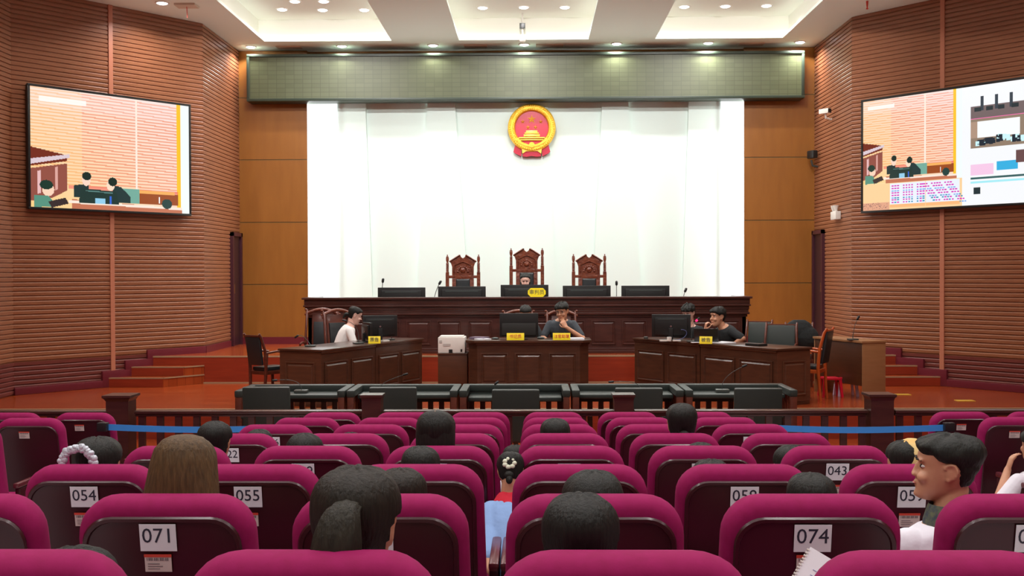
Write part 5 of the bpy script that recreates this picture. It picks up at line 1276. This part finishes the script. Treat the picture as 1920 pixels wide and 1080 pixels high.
# clothes
def cloth(n, c, **k): return mat('cloth_' + n, srgb(*c), 0.85, bump=0.5, bscale=(16, 16, 16), bdist=0.008, **k)
WHITE_SH = cloth('white', (234, 232, 240)); BLOUSE = cloth('cream', (242, 240, 236)); DGREY = cloth('dark_grey', (58, 64, 70)); BLACK_SH = cloth('black', (30, 34, 36)); LBLUE = cloth('light_blue', (142, 176, 226)); NAVY = cloth('navy', (34, 40, 62)); REDC = cloth('red', (200, 24, 50))

# ---- front people
def W2L(loc, rz, s, p):   # world to person-local
    return (Matrix.Rotation(-rz, 4, 'Z') @ (Vector(p) - Vector(loc))) / s
# woman in the white blouse, facing along the desk normal (right and a little to the camera)
def face_extra(t, HM): pass
wl = (-2.79, 16.30, 0.40); wz = RZL + R(-22)
S1 = 1.08
def ponytail_small(mb, M): strand(mb, [(0, -.09, -.02), (0, -.125, -.03), (0, -.135, -.09)], [.03, .022, .014], M)
make_person('person', 'person in a white blouse with tied dark hair reading at the left desk', (-2.92, 16.28, 0.36), R(-74), 1.03, 1.04, lean=R(24), head=(0.0, R(-22), 0), headoff=(0, 0.045, -0.02), skin=SKINF, shirt=BLOUSE, sleeve=1.55, hair=HBLK, hairfn=ponytail_small, cap=dict(front=0.066, temple=0.036, thick=0.012), voxel=0.006,
            arms={-1: ((-.27, .27, .30), (-.06, .46, .265), (1, .35, 0), (0, 0, -1)), 1: ((.25, .25, .30), (.05, .42, .27), (-1, .35, 0), (0, 0, -1))})
# man in dark grey with his chin on his hand
X2 = at(1053, 600, 16.8).x
make_person('person', 'person in a dark grey shirt resting chin on one hand at the centre desk', (X2, 16.92, 0.385), R(180), 1.06, 1.07, lean=R(17), head=(R(-24), R(-14), R(4)), headoff=(-.005, 0.04, -0.05), skin=SKIN, shirt=DGREY, sleeve=0.78, hair=HBLK, cap=dict(front=0.05, temple=0.026, thick=0.018, mess=0.012), voxel=0.006, glasses=True, sx=1.08,
            arms={-1: ((-.30, .30, .33), (-.06, .36, .50), (.55, -.25, .8), (0.1, -1, 0)), 1: ((.27, .20, .34), (.20, .42, .31), (-.15, 1, 0), (0, 0, -1)), 'curl': {-1: 0.75, 1: 0.5}})
# clerk behind the big monitor
X3 = at(983, 600, 17.0).x
make_person('person', 'person almost hidden behind the big centre monitor, only forehead and hair showing', (X3 + 0.02, 16.95, 0.36), R(180), 1.0, 1.0, lean=R(14), head=(0, R(-24), 0), headoff=(0, .03, -.02), shirt=BLACK_SH, sleeve=1.7, hair=HBLK, cap=dict(front=0.05, temple=0.03, thick=0.014), voxel=0.007, skin=SKIN,
            arms={-1: ((-.27, .22, .33), (-.13, .44, .31), (-.35, 1, 0.05), (0, 0, -1)), 1: ((.27, .22, .33), (.12, .44, .31), (-.2, 1, 0), (0, 0, -1))})
# judge
make_person('person', 'person with dark shoulder hair sitting low behind the middle judges monitor', (at(985, 530, 19.0).x, 19.05, 0.90 - 0.055), R(180), 1.0, 1.0, lean=R(12), head=(0, R(-24), 0), headoff=(0, .03, -.02), shirt=BLACK_SH, sleeve=1.7, hair=HBLK, hairfn=bob, cap=dict(front=0.082, temple=0.045, thick=0.014), voxel=0.008, skin=SKINF)
# right desk: man with short tousled hair
make_person('person', 'person with short tousled hair in black looking down behind the right monitor', (at(1302, 600, 16.65).x, 16.68, 0.33), R(150), 1.02, 1.07, lean=R(18), head=(R(-2), R(-22), 0), headoff=(0, .045, 0.015), shirt=BLACK_SH, sleeve=0.8, hair=HBLK, cap=dict(front=0.05, temple=0.028, thick=0.018, seed=2, mess=0.016), voxel=0.007, skin=SKINF,
            arms={-1: ((-.28, .22, .34), (-.1, .44, .30), (.1, 1, 0.05), (0, 0, -1)), 1: ((.28, .22, .34), (.08, .42, .30), (-.2, 1, 0), (0, 0, -1))})
# right desk: leaning man with a hand at his mouth
make_person('person', 'person in a black short-sleeved shirt leaning left with a hand at the mouth', (at(1392, 600, 15.95).x, 15.98, 0.37), R(106), 1.07, 1.07, lean=R(32), head=(R(12), R(-4), R(0)), headoff=(0, 0.06, -0.035), shirt=BLACK_SH, sleeve=0.85, hair=HBLK, cap=dict(front=0.055, temple=0.02, thick=0.018, seed=1, mess=0.008), voxel=0.006, skin=SKIN, sx=1.1,
            arms={1: ((.20, .50, .30), (.05, .53, .52), (-.25, -.35, 1), (-.3, -1, -.2)), -1: ((-.0, .0, .0), (0, 0, 0), (0, 1, 0), (0, 0, -1))} and
            {1: ((.19, .46, .30), (.05, .52, .50), (-.2, -.1, 1), (-.2, -1, 0)), -1: ((-.33, .16, .40), (-.26, .28, .30), (.3, 1, 0), (0, 0, -1)), 'curl': {1: 1.3, -1: 0.4}})

# ---- audience
def audience(label, px, ytop, row, wpx, yaw=0.0, style='short', shirt=WHITE_SH, dy=0.17, tilt=0.0, roll=0.0, extra=None, hair=None, hsx=None, voxel=0.009, thick=None, arms=None, lean=0.05, sleeve=0.7, by=None):
    d = ROWD['ABCDEFGH'.index(row)]; Y = d + dy
    zf = zfl(d + 0.35); seat_z = zf + 0.47
    top = at(px, ytop, Y)
    hr = 0.5 * wpx / FPX * Y; hs_w = hr / 0.092
    hs_ = hsx or max(0.78, min(1.08, hs_w))
    H = top.z - seat_z          # sitting height wanted
    # person: crown = hz + .535*cos + .17 + .125*hs  (times s)
    base_h = 0.10 + 0.535 * math.cos(lean) + 0.17 + 0.128 * hs_
    s = H / base_h
    s = max(0.52, min(1.05, s)); 
    hs2 = hs_ / s
    base_h = 0.10 + 0.535 * math.cos(lean) + 0.17 + 0.128 * hs2
    s = max(0.50, min(1.05, H / base_h)); hs2 = hs_ / s
    oz = top.z - s * (0.10 + 0.535 * math.cos(lean) + 0.17 + 0.128 * hs2)
    fn = {'short': None, 'low': low_pony, 'high': high_pony, 'bun': bun_low, 'long': long_hair, 'bob': bob}[style]
    th = thick or (0.010 if style == 'short' else 0.015)
    cap = dict(front=0.07, temple=0.034, thick=th, nape=-0.05 if style == 'short' else -0.085, seed=int(px) % 7)
    if style in ('low', 'high') and extra is not bow_silver:
        e0 = extra; tf = low_tail if style == 'low' else high_tail
        def extra(t, HM, e0=e0, tf=tf):
            if e0: e0(t, HM)
            m = MB(); tf(m, HM); m.build('ponytail', HTAIL, t, smooth=70)
            zz = -.008 if style == 'low' else .034
            if False: MB(HM).tube([(.012 + .019 * math.cos(b), -.112, zz + .019 * math.sin(b)) for b in [2 * PI * k / 12 for k in range(13)]], .004, 6).build('hair_elastic', mat('elastic', srgb(70, 66, 62), 0.6), t)
    return make_person('person', label, (top.x - s * 0.0, Y - s * (0.535 * math.sin(lean) + 0.035), oz), 0.0, s, hs2, lean=lean, head=(yaw, tilt, roll), shirt=shirt, sleeve=sleeve, hair=hair or (HSHORT if style == 'short' else HBLK), hairfn=fn, cap=cap, voxel=voxel / s, extra=extra, arms=arms, group=None)
def bow_silver(t, HM):
    m = MB(HM)
    for k in range(27):
        a = PI * k / 26; rr = .062 + .005 * math.sin(k * 2.4)
        m.ell((-.03 + rr * math.cos(a), -.125, +.036 + rr * 1.05 * math.sin(a)), (.016, .012, .012 + .005 * (k % 2)), 5)
    for s_ in (-1, 1): m.tube([(-.03 + s_ * .062, -.125, .05), (-.03 + s_ * .066, -.13, -.0)], .010, 6)
    m.build('hair_scrunchie', mat('silver_lace', srgb(206, 212, 222), 0.4, metal=0.2, bump=1.0, bscale=(70, 70, 70)), t, smooth=60)
    for s_ in (-1, 1): MB(HM).ell((-.03 + s_ * .064, -.137, -.01), (.008, .008, .008), 6).build('pearl', WHITEP, t, smooth=60)
    m = MB(); strand(m, [(-.03, -.09, .0), (-.03, -.14, .0), (-.03, -.15, -.06), (-.03, -.14, -.12)], [.03, .035, .042, .035], HM); m.build('hair_tail', HBLK, t, smooth=60)
def clip_white(dx=-.05, z=.0, c=WHITEP):
    def f(t, HM):
        m = MB(HM)
        for k in range(5): m.ell((dx + .014 * math.cos(k * 1.26), -.100, z + .014 * math.sin(k * 1.26)), (.010, .008, .010), 5)
        m.build('hair_clip', c, t, smooth=60)
    return f
def tie_yellow(t, HM):
    m = MB(HM); m.tube([(-.015, -.11, .02), (0, -.125, .0), (.012, -.12, -.02)], .006, 6); m.tube([(-.02, -.118, -.018), (.03, -.118, -.02)], .006, 6); m.build('hair_tie', mat('yellow_tie', srgb(200, 186, 60), 0.6), t)
def part_line(t, HM):
    m = MB(HM); m.tube([(0, .02, .1285), (0, -.04, .129), (0, -.08, .108), (0, -.10, .075)], .0025, 6); m.build('hair_parting', SKIN, t)
ROWL = {'A': 'nearest row', 'B': 'second row', 'C': 'third row', 'D': 'fourth row', 'E': 'fifth row', 'F': 'sixth row'}
audience('person with dark hair and a big silver lace scrunchie, far left', 184, 813, 'C', 88, style='low', extra=bow_silver, hsx=0.95)
audience('person with long smooth light brown hair in front of seat 071', 348, 809, 'B', 145, style='long', hair=HBRN, hsx=0.93, shirt=NAVY)
audience('person with cropped dark hair between seats 054 and 022, on the left', 403, 785, 'D', 62, style='bun', hsx=0.84)
audience('person with small white hair clip low in the left fifth row', 486, 800, 'E', 54, style='short', extra=clip_white(-.055, .03))
audience('person with dark parted hair peeking over the seat right of 038', 571, 808, 'D', 70, style='low')
audience('person with only the hair top visible near the left label 023', 657, 806, 'E', 48)
audience('person sitting tall with a straight centre parting, left of the middle gap', 817, 765, 'D', 80, style='bob', extra=part_line, hsx=0.98)
audience('person with short hair directly below the one with the parting', 788, 829, 'C', 78, extra=clip_white(.07, -.03))
audience('person with a large thick ponytail, blurred, left of centre in the nearest row', 668, 862, 'A', 152, style='high', yaw=R(-8), roll=R(3), hair=HDK, hsx=0.98)
audience('person with dark hair half hidden beside the thick ponytail, before label 056', 752, 868, 'B', 100, style='short', hair=HDK, hsx=0.86)
audience('person with a neat low ponytail, centre of the nearest row', 1087, 914, 'A', 134, style='low', hsx=0.86)
audience('person with dark tousled hair just ahead of the centre low ponytail', 1112, 878, 'B', 112, style='short', thick=0.02)
audience('person with cropped hair and a yellow tie, centre block far up', 1041, 779, 'E', 60, extra=tie_yellow)
audience('person sitting tall with a low bun, right of centre', 1278, 752, 'E', 64, style='bun', hsx=0.92)
audience('person with short hair and white collar below the low bun', 1314, 824, 'D', 62, extra=clip_white(.08, -.04))
audience('person with only a dark hair top above seat 058', 1333, 854, 'C', 76)
audience('person with short hair partly hidden left of seat 043', 1483, 829, 'D', 70)
audience('person with round cropped hair between seats 058 and 059', 1520, 877, 'B', 116, hsx=0.80)
audience('person with dark green-black hair at the bottom left corner', 141, 1012, 'A', 150, hsx=0.95)
def cream_cap(t, HM):
    m = MB(HM)
    m.loft([[(.03 + .10 * math.sin(a) * f, -.01 + .115 * math.cos(a) * f, z) for a in [2 * PI * k / 24 for k in range(24)]] for z, f in ((-.03, .86), (.03, .9), (.08, .84), (.115, .6), (.13, .25))])
    m.build('cap', mat('cream_cap', srgb(232, 214, 150), 0.7, col2=srgb(214, 168, 90), nscale=(9, 9, 9)), t, smooth=60)
audience('person with a cream yellow cap beside the boy in profile', 1697, 818, 'C', 72, extra=cream_cap, dy=0.22)

# boy in profile, white shirt, second row right
d = ROWD[1]; Yb = d + 0.24
def boy_extra(t, HM):
    m = MB(Matrix.Translation((0, 0.0, 0.10))); 
    m.loft([ringat((0, 0.005, z), r, r * .85, Matrix.Identity(3)) for z, r in ((.50, .088), (.53, .084), (.575, .070), (.582, .066), (.575, .060), (.52, .058))])
    m.build('collar', mat('plaid_collar', srgb(52, 62, 74), 0.8, col2=srgb(96, 100, 70), nscale=(60, 60, 60)), t, smooth=50)
    m = MB(Matrix.Translation((0, 0.0, 0.10))); m.tube([(.085 * math.cos(a) * 1.05, .078 * math.sin(a), .50) for a in [2 * PI * k / 20 for k in range(21)]], .009, 6); m.build('scarf_edge', REDC, t)
top = at(1776, 803, Yb); sc = 0.86
make_person('person', 'boy in a white shirt turned left in profile, right side near the camera', (top.x - 0.006, Yb - 0.04, top.z - sc * (0.10 + 0.535 + 0.17 + 0.124)), R(18), sc, 1.0, lean=0.03, head=(R(56), R(2), 0), headoff=(0.01, 0, 0), shirt=WHITE_SH, sleeve=0.8, hair=HSHORT, cap=dict(front=0.06, temple=0.042, thick=0.006, nape=-0.06, ear=0.028, top=0.017, mess=0.006), voxel=0.0055, skin=SKIN, extra=boy_extra, hscale=(1.04, 1.08, 0.92), nose=0.45)
# girl in pale blue leaning into the central gap
def bow_girl(t, HM):
    m = MB(HM)
    for k in range(7): m.ell((.0 + .03 * math.cos(k * .9), -.10, .035 + .026 * math.sin(k * .9)), (.018, .014, .016), 6)
    m.build('hair_bow', mat('cream_bow', srgb(226, 230, 206), 0.7), t, smooth=60)
    Rq = Matrix.Rotation(-R(30), 3, 'X'); m = MB(Matrix.Translation((0, 0, 0.10))); m.loft([ringat(Rq @ Vector((0, 0.0, z)), r, r * .8, Rq) for z, r in ((.47, .10), (.50, .09), (.535, .072), (.55, .06))]); m.build('red_scarf', REDC, t, smooth=50)
Yg = ROWD[3] - 0.30; tg = at(946, 842, Yg + 0.30)
make_person('person', 'person in a pale blue shirt with cream bow and red scarf in the central gap', (tg.x + 0.01, Yg - 0.02, tg.z - 0.80 * 0.80), R(-4), 0.80, 0.84, lean=R(30), head=(0, R(-24), 0), headoff=(0, 0.03, -0.03), shirt=LBLUE, sleeve=0.75, hair=HBLK, hairfn=bun_low, cap=dict(thick=0.014), voxel=0.010, skin=SKIN, extra=bow_girl, sx=0.62,
            arms={-1: ((-.09, -.02, .24), (-.02, .10, .02), (.3, .6, -.6), (0, -1, 0)), 1: ((.13, .0, .24), (.08, .10, .02), (-.2, .6, -.6), (0, -1, 0))}, legs=False)
p = at(968, 855, ROWD[4] + 0.15)
audience('person with dark hair low in the central gap behind the cream bow', 966, 830, 'E', 50)
# person at the far right edge with an arm raised to the face
Yr = ROWD[5] + 0.22; tr_ = at(1950, 800, Yr)
make_person('person', 'person at the far right edge in white with a hand raised to the head', (tr_.x, Yr, tr_.z - 0.88 * 0.94), R(12), 0.88, 1.0, lean=0.05, shirt=WHITE_SH, sleeve=0.8, hair=HBLK, hairfn=bob, cap=dict(thick=0.014), voxel=0.008, skin=SKIN,
            arms={-1: ((-.33, .02, .38), (-.17, .12, .62), (.3, -.1, 1), (1, -.3, 0)), 1: ((.24, .04, .30), (.1, .25, .2), (-.3, 1, -.2), (0, 0, -1))})
# open notebook held at the bottom right, with the hand that holds it
Yn = ROWD[0] + 0.16; pn = at(1538, 1084, Yn)
nb = thing('notebook', 'small white spiral notebook tilted up at the bottom edge, right of centre', 'notebook', tuple(pn), R(-20))
MB(TR(0, 0, 0, 0, R(-30), R(28))).box(-0.045, 0.045, -0.002, 0.002, -0.06, 0.045).build('page', PAPER, nb)
m = MB(TR(0, 0, 0, 0, R(-30), R(28)))
for k in range(4): m.box(-0.02, 0.012 - 0.006 * (k % 2), -0.0028, -0.002, -0.03 + k * 0.012, -0.0285 + k * 0.012)
m.build('writing', mat('faint_ink', srgb(150, 150, 190), 0.6), nb)
m = MB(TR(0, 0, 0, 0, R(-30), R(28)))
for k in range(14): m.box(-0.049, -0.043, -0.004, 0.004, -0.055 + k * 0.007, -0.052 + k * 0.007)
m.build('spiral', WHITEP, nb)
